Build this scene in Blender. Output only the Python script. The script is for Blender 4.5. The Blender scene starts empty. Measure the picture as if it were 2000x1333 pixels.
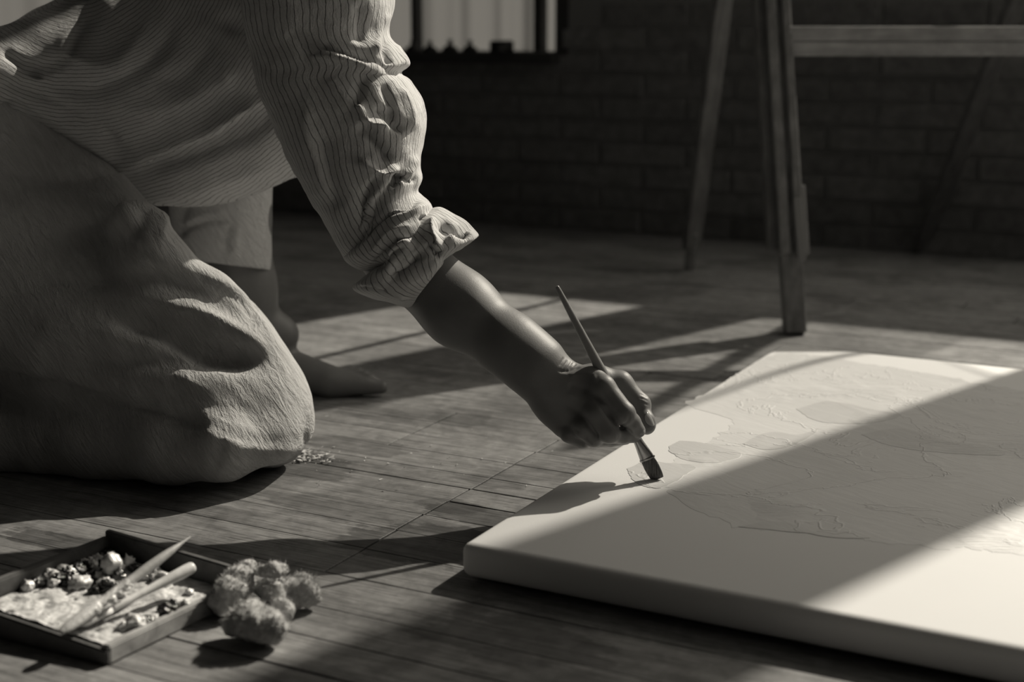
import bpy, bmesh, math, random
import numpy as np
from mathutils import Vector, Matrix, noise as mnoise
rng = np.random.default_rng(7); random.seed(7)
SC = bpy.context.scene; COL = SC.collection

# ---------------------------------------------------------------- camera
F = 2778.0; H = 0.46; TH = math.atan(602/2778.0)
cam_d = bpy.data.cameras.new('camera'); cam = bpy.data.objects.new('camera', cam_d); COL.objects.link(cam)
cam_d.sensor_width = 36; cam_d.lens = F*36/2000; cam.location = (0, 0, H); cam.rotation_euler = (math.pi/2-TH, 0, 0)
cam_d.dof.use_dof = True; cam_d.dof.focus_distance = 1.40; cam_d.dof.aperture_fstop = 4.2
cam_d.clip_start = 0.02
SC.camera = cam
# ---------------------------------------------------------------- light, world, exposure
TINT = (1.0, 0.928, 0.80)
AZ = math.radians(46); EL = math.radians(38)
sd = bpy.data.lights.new('sun', 'SUN'); sd.energy = 5.25; sd.angle = math.radians(0.75); sd.color = TINT
so = bpy.data.objects.new('sun', sd); COL.objects.link(so)
_dir = Vector((-math.sin(AZ)*math.cos(EL), -math.cos(AZ)*math.cos(EL), -math.sin(EL)))
so.rotation_euler = _dir.to_track_quat('-Z', 'Y').to_euler(); so.location = (3, 4, 4)
w = bpy.data.worlds.new('world'); SC.world = w; w.use_nodes = True
w.node_tree.nodes['Background'].inputs[0].default_value = (*TINT, 1)
w.node_tree.nodes['Background'].inputs[1].default_value = 1.0
SC.view_settings.view_transform = 'Standard'; SC.view_settings.look = 'None'
SC.view_settings.exposure = 0.0; SC.view_settings.gamma = 1.0; SC.view_settings.use_curve_mapping = False
try:
    SC.cycles.use_denoising = True; SC.cycles.max_bounces = 6; SC.cycles.caustics_reflective = False
    SC.cycles.caustics_refractive = False; SC.cycles.sample_clamp_indirect = 3
except Exception: pass
RM = math.radians(27.8)
E1 = np.array([math.cos(RM), -math.sin(RM), 0]); E2 = np.array([math.sin(RM), math.cos(RM), 0]); EZ = np.array([0, 0, 1.0])
WB = 3.08                                                   # distance of the back wall in room coordinates
def room(a, b, z): return E1*a + E2*b + EZ*z
def area(name, a, b, z, sx, sz, energy, toward):
    d = bpy.data.lights.new(name, 'AREA'); d.shape = 'RECTANGLE'; d.size = sx; d.size_y = sz; d.energy = energy; d.color = TINT
    o = bpy.data.objects.new(name, d); COL.objects.link(o); o.location = room(a, b, z)
    v = Vector(toward[0]*E1 + toward[1]*E2 + toward[2]*EZ); o.rotation_euler = v.to_track_quat('-Z', 'Z').to_euler()
    return o
area('window_skylight', 0.37, WB-0.02, 1.5, 1.5, 1.6, 16.5, (0.0, -1, -0.35))      # sky through the high windows
area('side_fill_light', 1.53, 1.5, 1.15, 1.4, 1.2, 5.5, (-1, -.1, -0.35))             # added soft fill at the right-hand wall, which has no opening
area('rear_fill_light', -0.4, -1.7, 1.9, 1.6, 1.2, .5, (0, 1, -0.35))          # weak fill lamp added behind the camera

# ---------------------------------------------------------------- helpers
CT, ST = math.cos(TH), math.sin(TH)
CAM = np.array([0, 0, H])
def ray(px, py):
    x = (px-1000)/F; y = -(py-666.5)/F
    return np.array([x, CT+y*ST, -ST+y*CT])
def G(px, py, z=0.0):
    r = ray(px, py); return CAM + r*((z-H)/r[2])
def D(px, py, d):
    r = ray(px, py); return CAM + r*(d/r[1])
def PX(v):
    q = np.asarray(v)-CAM; f = q[..., 1]*CT-q[..., 2]*ST; u = q[..., 1]*ST+q[..., 2]*CT
    return np.stack([1000+F*q[..., 0]/f, 666.5-F*u/f], -1)
def mesh_obj(name, V, Fc, mat=None, parent=None, smooth=True, uv=None):
    me = bpy.data.meshes.new(name)
    me.from_pydata([tuple(map(float, v)) for v in V], [], [tuple(map(int, f)) for f in Fc]); me.update()
    if smooth: me.polygons.foreach_set('use_smooth', [True]*len(me.polygons))
    if uv is not None:
        at = me.attributes.new('cuv', 'FLOAT_VECTOR', 'POINT'); at.data.foreach_set('vector', np.asarray(uv, dtype=np.float32).ravel())
    o = bpy.data.objects.new(name, me); COL.objects.link(o)
    if mat: me.materials.append(mat)
    if parent: o.parent = parent
    return o
def tag(o, label=None, cat=None, group=None, kind=None):
    if label: o['label'] = label
    if cat: o['category'] = cat
    if group: o['group'] = group
    if kind: o['kind'] = kind
    return o
def empty(name, loc=(0, 0, 0)):
    o = bpy.data.objects.new(name, None); COL.objects.link(o); o.location = Vector([float(c) for c in loc]); o.empty_display_size = .05
    return o
def place(o, root):                                        # o was built in world space; hang it under root
    o.parent = root; o.location = Vector(o.location) - root.location
def bm_obj(name, bm, mat, root=None, smooth=False):
    me = bpy.data.meshes.new(name); bm.to_mesh(me); bm.free()
    if smooth: me.polygons.foreach_set('use_smooth', [True]*len(me.polygons))
    if mat: me.materials.append(mat)
    o = bpy.data.objects.new(name, me); COL.objects.link(o)
    if root: place(o, root)
    return o
def beam(bm, p0, p1, wdir, wa, wb, taper=1.0, bev=0.002):
    """rectangular bar p0->p1, width wa along wdir and wb across it"""
    p0, p1, wd = map(lambda q: Vector([float(c) for c in q]), (p0, p1, wdir)); ax = (p1-p0).normalized()
    u = (wd-ax*wd.dot(ax)).normalized(); v = ax.cross(u)
    ring = []
    for p, s in ((p0, 1), (p1, taper)):
        vs = [bm.verts.new(p+u*(sx*wa*s/2)+v*(sy*wb*s/2)) for sx, sy in ((-1, -1), (1, -1), (1, 1), (-1, 1))]; ring.append(vs)
    fs = [bm.faces.new(ring[0][::-1]), bm.faces.new(ring[1])]
    for i in range(4): fs.append(bm.faces.new((ring[0][i], ring[0][(i+1) % 4], ring[1][(i+1) % 4], ring[1][i])))
    if bev:
        es = {e for f in fs for e in f.edges}
        bmesh.ops.bevel(bm, geom=list(es), offset=bev, segments=2, profile=.5, affect='EDGES')
def cr(P, n, closed=False):                                 # Catmull-Rom through rows of P
    P = np.asarray(P, float); m = len(P); out = []
    for t in np.linspace(0, m-1, n):
        i = min(int(t), m-2); s = t-i
        p0, p1, p2, p3 = P[max(i-1, 0)], P[i], P[i+1], P[min(i+2, m-1)]
        out.append(.5*((2*p1)+(-p0+p2)*s+(2*p0-5*p1+4*p2-p3)*s*s+(-p0+3*p1-3*p2+p3)*s**3))
    return np.array(out)
def loft(stations, n=200, m=140, sq=1.0, cap=False):
    """tube through stations (Lx,Ly,Rx,Ry,distance,half depth): real rings at real distances"""
    rows = []
    for s in stations:
        L = D(s[0], s[1], s[4]); R = D(s[2], s[3], s[4]); rows.append(np.concatenate([L, R, [s[5]]]))
    S = cr(rows, n); V = []; UV = []; ln = 0; prev = None
    for i, s in enumerate(S):
        L, R, t = s[:3], s[3:6], s[6]; c = (L+R)/2; h = (R-L)/2
        away = c-CAM; away = away/np.linalg.norm(away); hn = h/np.linalg.norm(h); away = away-hn*away.dot(hn); away /= np.linalg.norm(away)
        if prev is not None: ln += np.linalg.norm(c-prev)
        prev = c
        for j in range(m):
            ph = 2*math.pi*j/m+math.pi                     # starts at L, runs over the camera side first
            cs, sn = math.cos(ph), math.sin(ph)
            V.append(c+h*math.copysign(abs(cs)**sq, cs)+away*t*math.copysign(abs(sn)**sq, sn)); UV.append((j/m, ln, abs(j/m-.5)*2))
    for i in range(n):
        R_ = np.array(V[i*m:(i+1)*m]); sg_ = np.linalg.norm(np.roll(R_, -1, 0)-R_, axis=1); cm = np.concatenate([[0], np.cumsum(sg_)[:-1]])/sg_.sum()
        for j in range(m): UV[i*m+j] = (cm[j], UV[i*m+j][1], 0)
    Fc = [(i*m+j, i*m+(j+1) % m, (i+1)*m+(j+1) % m, (i+1)*m+j) for i in range(n-1) for j in range(m)]
    if cap:
        Fc.append(tuple(range(m))[::-1]); Fc.append(tuple((n-1)*m+j for j in range(m)))
    return np.array(V), Fc, np.array(UV)
def normals(V, Fc):
    N = np.zeros_like(V); Q = np.array([f for f in Fc if len(f) == 4])
    n = np.cross(V[Q[:, 2]]-V[Q[:, 0]], V[Q[:, 3]]-V[Q[:, 1]])
    for k in range(4): np.add.at(N, Q[:, k], n)
    return N/np.maximum(np.linalg.norm(N, axis=1, keepdims=True), 1e-12)
def smooth_v(V, Fc, it=2, lam=.5):
    Q = np.array([f for f in Fc if len(f) == 4]); E = np.concatenate([Q[:, [0, 1]], Q[:, [1, 2]], Q[:, [2, 3]], Q[:, [3, 0]]])
    for _ in range(it):
        A = np.zeros_like(V); c = np.zeros(len(V)); np.add.at(A, E[:, 0], V[E[:, 1]]); np.add.at(A, E[:, 1], V[E[:, 0]])
        np.add.at(c, E[:, 0], 1); np.add.at(c, E[:, 1], 1); ok = c > 0
        V = V.copy(); V[ok] = V[ok]*(1-lam)+lam*A[ok]/c[ok][:, None]
    return V
def folds(V, Fc, strokes, orient=None):
    """sculpt folds into a cloth: strokes = (kind, points, width, height in m). r ridge, v valley, s step (left side of the stroke raised)"""
    for kind, pts, wd, amp in strokes:
        N = normals(V, Fc)
        if orient is not None: N = N*orient
        P = PX(V); face = np.einsum('ij,ij->i', N, CAM-V)/np.linalg.norm(CAM-V, axis=1); fm = np.clip((face+.15)/.35, 0, 1)
        pts = cr(pts, 40) if len(pts) > 2 else np.array(pts, float)
        seg = np.linalg.norm(np.diff(pts, axis=0), axis=1); cum = np.concatenate([[0], np.cumsum(seg)]); tot = cum[-1]
        near = (P[:, 0] > pts[:, 0].min()-5*wd) & (P[:, 0] < pts[:, 0].max()+5*wd) & (P[:, 1] > pts[:, 1].min()-5*wd) & (P[:, 1] < pts[:, 1].max()+5*wd)
        I = np.where(near)[0]
        if not len(I): continue
        best = np.full(len(I), 1e9); sgn = np.zeros(len(I)); tt = np.zeros(len(I)); Q = P[I]
        for k in range(len(pts)-1):
            a, b = pts[k], pts[k+1]; ab = b-a; L2 = max(ab.dot(ab), 1e-9)
            t = np.clip(((Q-a)@ab)/L2, 0, 1); dv = Q-a-t[:, None]*ab; d = np.hypot(dv[:, 0], dv[:, 1]); u = d < best
            best[u] = d[u]; sgn[u] = np.sign(ab[0]*dv[u, 1]-ab[1]*dv[u, 0]); tt[u] = (cum[k]+t[u]*seg[k])/tot
        tap = np.clip(np.minimum(tt, 1-tt)*5, 0, 1); tap = tap*tap*(3-2*tap)*.9+.1
        g = np.exp(-(best/wd)**2)
        if kind == 'v': dsp = -g
        elif kind == 's': dsp = -sgn*np.tanh(best/(wd*.35))*np.exp(-(best/(wd*1.6))**2)
        else: dsp = np.exp(-(best/wd)**1.4)
        V = V.copy(); V[I] += N[I]*(dsp*tap*amp*fm[I])[:, None]
    return V
# ---- signed distance modelling with smooth blends, meshed by surface nets
class Field:
    def __init__(s, lo, hi, h):
        s.lo = np.array(lo, float); s.h = h; n = np.ceil((np.array(hi)-s.lo)/h).astype(int)+1
        ax = [(s.lo[k]+h*np.arange(n[k])).astype(np.float32) for k in range(3)]
        s.X, s.Y, s.Z = np.meshgrid(*ax, indexing='ij'); s.f = np.full(s.X.shape, 1.0, np.float32)
    def sl(s, P, m):
        lo = np.min(P, 0)-m; hi = np.max(P, 0)+m; i0 = np.clip(((lo-s.lo)/s.h).astype(int), 0, None); i1 = np.clip(((hi-s.lo)/s.h).astype(int)+2, 0, s.f.shape)
        return tuple(slice(int(a), int(max(b, a+1))) for a, b in zip(i0, i1))
    def mix(s, sl, d, k, op):
        f = s.f[sl]
        if op == 'sub': d = -d; r = np.maximum(f, d); h = np.maximum(k-np.abs(f-d), 0)/k; s.f[sl] = r+h*h*k*.25
        else: h = np.maximum(k-np.abs(f-d), 0)/k; s.f[sl] = np.minimum(f, d)-h*h*k*.25
    def cone(s, a, b, r1, r2, k=.01, op='add'):
        a = np.array(a, float); b = np.array(b, float); sl = s.sl([a, b], max(r1, r2)+k*2+.03)
        X, Y, Z = s.X[sl]-a[0], s.Y[sl]-a[1], s.Z[sl]-a[2]; ba = b-a; L = max(ba.dot(ba), 1e-12)
        t = np.clip((X*ba[0]+Y*ba[1]+Z*ba[2])/L, 0, 1)
        d = np.sqrt((X-t*ba[0])**2+(Y-t*ba[1])**2+(Z-t*ba[2])**2)-(r1+(r2-r1)*t); s.mix(sl, d, k, op)
    def chain(s, P, R, k=.01):
        for i in range(len(P)-1): s.cone(P[i], P[i+1], R[i], R[i+1], k)
    def ell(s, c, R, k=.01, op='add', axes=None):
        c = np.array(c, float); m = max(R); sl = s.sl([c], m+k*2+.03); q = np.stack([s.X[sl]-c[0], s.Y[sl]-c[1], s.Z[sl]-c[2]], -1)
        if axes is not None: q = q@np.array(axes).T
        e = np.sqrt(((q/np.array(R))**2).sum(-1)); e2 = np.sqrt(((q/np.array(R)**2)**2).sum(-1))+1e-9
        s.mix(sl, (e*(e-1)/e2).astype(np.float32), k, op)
    def mesh(s):
        f = s.f; sg = f < 0; n = f.shape; c = tuple(k-1 for k in n)
        acc = np.zeros(c+(3,), np.float32); cnt = np.zeros(c, np.float32)
        for ax in range(3):
            o = [k for k in range(3) if k != ax]
            for i in (0, 1):
                for j in (0, 1):
                    A = [0, 0, 0]; A[o[0]] = i; A[o[1]] = j; Bq = list(A); Bq[ax] = 1
                    fa = f[tuple(slice(A[k], A[k]+c[k]) for k in range(3))]; fb = f[tuple(slice(Bq[k], Bq[k]+c[k]) for k in range(3))]
                    m = (fa < 0) != (fb < 0); t = np.where(m, fa/np.where(m, fa-fb, 1), 0)
                    cnt += m
                    for k in range(3): acc[..., k] += m*(A[k]+(t if k == ax else 0))
        act = cnt > 0; idx = np.full(c, -1, np.int64); idx[act] = np.arange(act.sum())
        W = np.argwhere(act); V = (W+acc[act]/cnt[act][:, None])*s.h+s.lo; Fq = []
        for ax in range(3):
            o = [k for k in range(3) if k != ax]
            sa = [slice(1, c[k]) for k in range(3)]; sa[ax] = slice(0, c[ax]); sb = list(sa); sb[ax] = slice(1, c[ax]+1)
            A = sg[tuple(sa)]; Bb = sg[tuple(sb)]; m = A != Bb; w_ = np.argwhere(m)+np.array([0 if k == ax else 1 for k in range(3)])
            d0 = np.zeros(3, int); d0[o[0]] = -1; d1 = np.zeros(3, int); d1[o[1]] = -1
            q = np.stack([idx[tuple(w_.T)], idx[tuple((w_+d0).T)], idx[tuple((w_+d0+d1).T)], idx[tuple((w_+d1).T)]], 1)
            fl = A[m]                                        # inside on the low side -> outward is +axis
            if ax == 1: fl = ~fl
            q[~fl] = q[~fl][:, ::-1]; Fq.append(q)
        Q = np.concatenate(Fq); Q = Q[(Q >= 0).all(1)]
        return V.astype(float), [tuple(r) for r in Q]

# ---------------------------------------------------------------- materials
def mat(name, base=.5, rough=.7, spec=.3, build=None):
    m = bpy.data.materials.new(name); m.use_nodes = True; nt = m.node_tree; b = nt.nodes['Principled BSDF']
    b.inputs['Base Color'].default_value = (base, base, base, 1) if not hasattr(base, '__len__') else (*base, 1)
    b.inputs['Roughness'].default_value = rough
    b.inputs['Specular IOR Level'].default_value = spec
    if build: build(NT(nt), b)
    return m
class NT:
    def __init__(s, nt): s.nt = nt
    def n(s, t, **kw):
        nd = s.nt.nodes.new(t)
        for k, v in kw.items():
            if k.startswith('i_'):
                key = k[2:].replace('_', ' '); key = int(key) if key.isdigit() else key; nd.inputs[key].default_value = v
            else: setattr(nd, k, v)
        return nd
    def l(s, a, b): s.nt.links.new(a, b)
    def math(s, op, a, b=None, c=None, clamp=False):
        nd = s.nt.nodes.new('ShaderNodeMath'); nd.operation = op; nd.use_clamp = clamp
        for i, v in enumerate((a, b, c)):
            if v is None: continue
            if isinstance(v, (int, float)): nd.inputs[i].default_value = v
            else: s.l(v, nd.inputs[i])
        return nd.outputs[0]
    def coords(s, rot=0.0, scale=(1, 1, 1), loc=(0, 0, 0), src='pos'):
        if src == 'pos': o = s.n('ShaderNodeNewGeometry').outputs['Position']
        elif src == 'obj': o = s.n('ShaderNodeTexCoord').outputs['Object']
        else: o = s.n('ShaderNodeAttribute', attribute_name=src).outputs['Vector']
        m1 = s.n('ShaderNodeMapping'); m1.inputs['Rotation'].default_value = (0, 0, rot); m1.inputs['Location'].default_value = loc; s.l(o, m1.inputs[0])
        m2 = s.n('ShaderNodeMapping'); m2.inputs['Scale'].default_value = scale; s.l(m1.outputs[0], m2.inputs[0]); return m2.outputs[0]
    def noise(s, vec, scale, detail=4, rough=.55, dist=0.0):
        nd = s.n('ShaderNodeTexNoise', i_Scale=scale, i_Detail=detail, i_Roughness=rough, i_Distortion=dist); s.l(vec, nd.inputs['Vector']); return nd.outputs['Fac']
    def ramp(s, fac, a, b, lo=0.0, hi=1.0):
        nd = s.n('ShaderNodeMapRange', clamp=True); s.l(fac, nd.inputs[0])
        for i, v in enumerate((a, b, lo, hi)): nd.inputs[i+1].default_value = v
        return nd.outputs[0]
    def grey(s, v):
        c = s.n('ShaderNodeCombineColor'); [s.l(v, c.inputs[i]) for i in range(3)]; return c.outputs[0]
    def bump(s, b, h, strength=.5, dist=.001):
        nd = s.n('ShaderNodeBump', i_Strength=strength, i_Distance=dist); s.l(h, nd.inputs['Height']); s.l(nd.outputs[0], b.inputs['Normal'])
def m_floor(t, b):
    P = t.coords(RM, (1, 1, 1)); G1 = t.coords(RM, (3.0, 60, 1)); G2 = t.coords(RM, (16, 300, 1))
    info = t.n('ShaderNodeObjectInfo').outputs['Random']
    add = t.n('ShaderNodeVectorMath', operation='ADD'); cx = t.n('ShaderNodeCombineXYZ'); t.l(t.math('MULTIPLY', info, 37.0), cx.inputs[0]); t.l(G1, add.inputs[0]); t.l(cx.outputs[0], add.inputs[1])
    g1 = t.noise(add.outputs[0], 1.0, 5, .6, .6); g2 = t.noise(G2, 1.0, 4, .65, .3)
    wear = t.noise(P, 5.5, 6, .62, .4); wear2 = t.noise(P, 17, 5, .6)
    base = t.math('ADD', t.math('MULTIPLY', info, .06), .205)
    base = t.math('MULTIPLY', base, t.ramp(g1, .3, .7, .70, 1.15))
    base = t.math('MULTIPLY', base, t.ramp(g2, .36, .5, .58, 1.05))
    base = t.math('MULTIPLY', base, t.ramp(t.noise(P, 48, 5, .65, .5), .34, .64, .74, 1.14))
    st = t.ramp(t.math('ADD', t.math('MULTIPLY', wear, .75), t.math('MULTIPLY', wear2, .25)), .46, .58, 1.04, .66)
    base = t.math('MULTIPLY', base, st)
    sep = t.n('ShaderNodeSeparateXYZ'); t.l(P, sep.inputs[0])
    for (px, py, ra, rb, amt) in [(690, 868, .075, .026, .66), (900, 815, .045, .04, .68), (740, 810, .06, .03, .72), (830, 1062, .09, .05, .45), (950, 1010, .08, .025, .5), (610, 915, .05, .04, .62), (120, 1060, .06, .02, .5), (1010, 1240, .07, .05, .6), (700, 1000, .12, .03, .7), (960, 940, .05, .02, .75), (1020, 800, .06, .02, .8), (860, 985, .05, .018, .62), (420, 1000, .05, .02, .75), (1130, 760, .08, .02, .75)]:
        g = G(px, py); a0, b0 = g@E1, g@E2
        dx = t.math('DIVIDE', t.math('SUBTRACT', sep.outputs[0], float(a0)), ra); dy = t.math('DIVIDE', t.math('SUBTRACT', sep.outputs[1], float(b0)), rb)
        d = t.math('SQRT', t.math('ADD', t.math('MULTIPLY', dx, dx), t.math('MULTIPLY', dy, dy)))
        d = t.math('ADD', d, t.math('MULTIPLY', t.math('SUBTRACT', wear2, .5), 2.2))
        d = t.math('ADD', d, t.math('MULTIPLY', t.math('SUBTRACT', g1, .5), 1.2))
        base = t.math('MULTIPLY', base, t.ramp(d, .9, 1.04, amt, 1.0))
    spk = t.noise(t.coords(RM, (34, 60, 1)), 1.0, 3, .5); k = t.ramp(spk, .73, .76, 0, 1); k = t.math('MULTIPLY', k, t.ramp(wear2, .5, .6, 0, .8))
    mx = t.math('ADD', base, t.math('MULTIPLY', k, .25)); t.l(t.grey(mx), b.inputs['Base Color'])
    crack = t.ramp(t.noise(t.coords(RM, (5, 150, 1)), 1.0, 3, .5, .8), .30, .36, 0, 1)
    h = t.math('ADD', t.math('ADD', t.math('MULTIPLY', g1, .8), t.math('MULTIPLY', g2, .5)), t.math('MULTIPLY', crack, .6))
    t.bump(b, h, .55, .0012); t.l(t.ramp(wear, .3, .7, .5, .75), b.inputs['Roughness'])
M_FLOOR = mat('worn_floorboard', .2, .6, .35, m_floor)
def m_cloth(base, stripes, weave=900.0, crink=1.0, wv=1.0):
    def f(t, b):
        U = t.coords(0, (1, 1, 1), src='cuv'); sep = t.n('ShaderNodeSeparateXYZ'); t.l(U, sep.inputs[0])
        P = t.coords(0, (1, 1, 1))
        wob = t.noise(P, 22, 3, .5); wob2 = t.noise(P, 120, 3, .6)
        u = t.math('MULTIPLY', sep.outputs[0], stripes); u = t.math('ADD', u, t.math('MULTIPLY', t.math('SUBTRACT', wob, .5), 2.2*wv)); u = t.math('ADD', u, t.math('MULTIPLY', t.math('SUBTRACT', wob2, .5), .4))
        fr = t.math('ABSOLUTE', t.math('SUBTRACT', t.math('FRACT', u), .5))
        brk = t.noise(P, 260, 2, .6)
        line = t.math('MULTIPLY', t.ramp(fr, .41, .48, 0, 1), t.ramp(brk, .3, .5, .55, 1))
        tone = t.math('MULTIPLY', t.ramp(t.noise(P, 60, 4, .6), .3, .7, .93, 1.05), base)
        col = t.math('MULTIPLY', tone, t.math('SUBTRACT', 1, t.math('MULTIPLY', line, .64)))
        t.l(t.grey(col), b.inputs['Base Color'])
        cb = t.n('ShaderNodeCombineXYZ'); t.l(t.math('MULTIPLY', u, 3.0), cb.inputs[0]); t.l(t.math('MULTIPLY', sep.outputs[1], 130), cb.inputs[1])
        cr_ = t.noise(cb.outputs[0], 1.0, 3, .6, .4); w_ = t.noise(P, weave, 2, .6); big = t.noise(P, 38, 4, .6, .5)
        h = t.math('ADD', t.math('MULTIPLY', cr_, .9*crink), t.math('MULTIPLY', w_, .35)); h = t.math('ADD', h, t.math('MULTIPLY', big, 2.2*crink)); h = t.math('SUBTRACT', h, t.math('MULTIPLY', line, .8))
        t.bump(b, h, .9, .0012)
        b.inputs['Sheen Weight'].default_value = .12
    return f
M_SHIRT = mat('striped_crinkle_cotton', .42, .9, .1, m_cloth(.6, 1))
M_SLEEVE = mat('striped_crinkle_cotton_sleeve', .42, .9, .1, m_cloth(.6, 74, wv=.4))
M_CUFF = mat('striped_crinkle_cotton_cuff', .42, .9, .1, m_cloth(.6, 60, wv=.35))
def m_gauze(t, b):
    P = t.coords(math.radians(0), (1, 1, 1)); pr = t.n('ShaderNodeMapping'); pr.inputs['Rotation'].default_value = (0, math.radians(32), 0); t.l(P, pr.inputs[0])
    ps = t.n('ShaderNodeMapping'); ps.inputs['Scale'].default_value = (260, 90, 38); t.l(pr.outputs[0], ps.inputs[0])
    n1 = t.noise(ps.outputs[0], 1.0, 4, .6, .8); n2 = t.noise(P, 30, 3, .5); n3 = t.noise(P, 900, 2, .6)
    t.l(t.grey(t.math('MULTIPLY', t.ramp(n1, .3, .7, .86, 1.08), .56)), b.inputs['Base Color'])
    t.bump(b, t.math('ADD', t.math('ADD', t.math('MULTIPLY', n1, 1.5), t.math('MULTIPLY', n2, 1.4)), t.math('MULTIPLY', n3, .3)), 1.0, .0024)
    b.inputs['Sheen Weight'].default_value = .15
M_PANTS = mat('crinkled_cotton_gauze', .38, .92, .1, m_gauze)
def m_skin(t, b):
    P = t.coords(0, (1, 1, 1)); n1 = t.noise(P, 45, 4, .6); vor = t.n('ShaderNodeTexVoronoi', i_Scale=900.0); t.l(P, vor.inputs['Vector'])
    n2 = t.noise(P, 420, 4, .6)
    t.l(t.grey(t.math('MULTIPLY', t.ramp(n1, .3, .7, .92, 1.06), .17)), b.inputs['Base Color'])
    t.bump(b, t.math('ADD', t.math('MULTIPLY', vor.outputs['Distance'], .3), t.math('ADD', t.math('MULTIPLY', n2, .5), t.math('MULTIPLY', n1, .6))), .28, .0006)
    b.inputs['Subsurface Weight'].default_value = .0
M_SKIN = mat('skin', .18, .5, .45, m_skin)
M_NAIL = mat('nail', .30, .3, .5)
def m_canvas(t, b):
    P = t.coords(RM, (1, 1, 1)); n = t.noise(P, 3, 3, .5); w1 = t.noise(t.coords(RM, (900, 900, 900)), 1, 2, .6)
    t.l(t.grey(t.ramp(n, .3, .7, .76, .81)), b.inputs['Base Color']); t.bump(b, w1, .25, .0005)
M_CANVAS = mat('primed_canvas', .74, .8, .2, m_canvas)
def m_paint(g, lo=.9, hi=1.06, sc=(14, 60, 1), bs=.5):
    def f(t, b):
        P = t.coords(RM+.5, (1, 1, 1)); q = t.noise(t.coords(RM+.45, sc), 1.0, 5, .6, 1.4); n = t.noise(P, 7, 5, .6, .8)
        ridge = t.ramp(t.math('ABSOLUTE', t.math('SUBTRACT', n, .5)), 0, .012, 1, 0)
        fine = t.noise(t.coords(RM-.5, (40, 420, 1)), 1.0, 3, .5, .5); msk = t.ramp(t.noise(P, 11, 3, .5), .55, .66, 0, 1)
        c = t.math('MULTIPLY', t.ramp(t.math('ADD', t.math('MULTIPLY', q, .4), t.math('MULTIPLY', n, .6)), .3, .7, lo, hi), g)
        t.l(t.grey(c), b.inputs['Base Color'])
        h = t.math('ADD', t.math('MULTIPLY', q, .5), t.math('ADD', t.math('MULTIPLY', ridge, .5), t.math('MULTIPLY', t.math('MULTIPLY', fine, msk), 1.6)))
        t.bump(b, h, min(1, bs*1.6), .0014)
    return f
M_PAINT = mat('thin_grey_oil_paint', .5, .55, .35, m_paint(.70)); M_PAINT2 = mat('fresh_grey_oil_paint', .42, .45, .4, m_paint(.63))
def m_wood(g, rot=0., sc=(3, 60, 60), rough=.6, lo=.6, hi=1.2, src='obj'):
    def f(t, b):
        n = t.noise(t.coords(rot, sc, src=src), 1.0, 5, .65, .4); n2 = t.noise(t.coords(0, (1, 1, 1)), 26, 5, .65)
        t.l(t.grey(t.math('MULTIPLY', t.math('MULTIPLY', t.ramp(n, .3, .7, lo, hi), t.ramp(n2, .35, .65, .8, 1.1)), g)), b.inputs['Base Color'])
        t.bump(b, t.math('ADD', n, n2), .4, .001)
    return f
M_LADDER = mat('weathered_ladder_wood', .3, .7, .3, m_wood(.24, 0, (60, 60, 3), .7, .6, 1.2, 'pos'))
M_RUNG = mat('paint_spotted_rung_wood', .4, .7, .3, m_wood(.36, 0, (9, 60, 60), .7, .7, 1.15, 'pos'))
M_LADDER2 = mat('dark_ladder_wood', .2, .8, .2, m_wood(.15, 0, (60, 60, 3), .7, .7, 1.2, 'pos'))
def m_brick(t, b):
    P = t.coords(0, (1, 1, 1)); info = t.n('ShaderNodeObjectInfo').outputs['Random']; n = t.noise(P, 40, 5, .65)
    t.l(t.grey(t.math('MULTIPLY', t.ramp(n, .3, .7, .7, 1.3), t.math('ADD', t.math('MULTIPLY', info, .05), .15))), b.inputs['Base Color']); t.bump(b, n, .6, .004)
M_BRICK = mat('dark_brick', .05, .8, .3, m_brick)
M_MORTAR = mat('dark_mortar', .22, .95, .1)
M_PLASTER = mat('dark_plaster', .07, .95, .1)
M_FRAME = mat('window_frame_paint', .05, .6, .3)
M_JAR = mat('dark_glazed_jar', .02, .35, .4)

# ---------------------------------------------------------------- the room
def box_ab(bm, a0, a1, b0, b1, z0, z1, ch=0.0):
    lo = [(a0, b0), (a1, b0), (a1, b1), (a0, b1)]
    rings = [[bm.verts.new(room(a, b, z0)) for a, b in lo], [bm.verts.new(room(a, b, z1-ch)) for a, b in lo]]
    if ch: rings.append([bm.verts.new(room(a+s*ch, b+r*ch, z1)) for (a, b), (s, r) in zip(lo, ((1, 1), (-1, 1), (-1, -1), (1, -1)))])
    bm.faces.new(rings[0][::-1]); bm.faces.new(rings[-1])
    for A, B_ in zip(rings, rings[1:]):
        for i in range(4): bm.faces.new((A[i], A[(i+1) % 4], B_[(i+1) % 4], B_[i]))
AL, AR, BN, ZC = -3.9, 1.55, -1.8, 2.9
bm = bmesh.new(); box_ab(bm, AL, AR, BN, WB+.2, -.08, -.014); fl = tag(bm_obj('floor', bm, M_MORTAR), kind='structure')
edges_b = [.28, .335, .39, .445, .50, .555, .61, .67, .73, .79, .842, .895, .96, 1.025, 1.08, 1.13, 1.176, 1.22, 1.262, 1.317, 1.37, 1.425, 1.475, 1.525, 1.575, 1.626]
while edges_b[-1] < WB-.02: edges_b.append(edges_b[-1]+.0535)
edges_b[-1] = WB
pr = random.Random(5)
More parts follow.
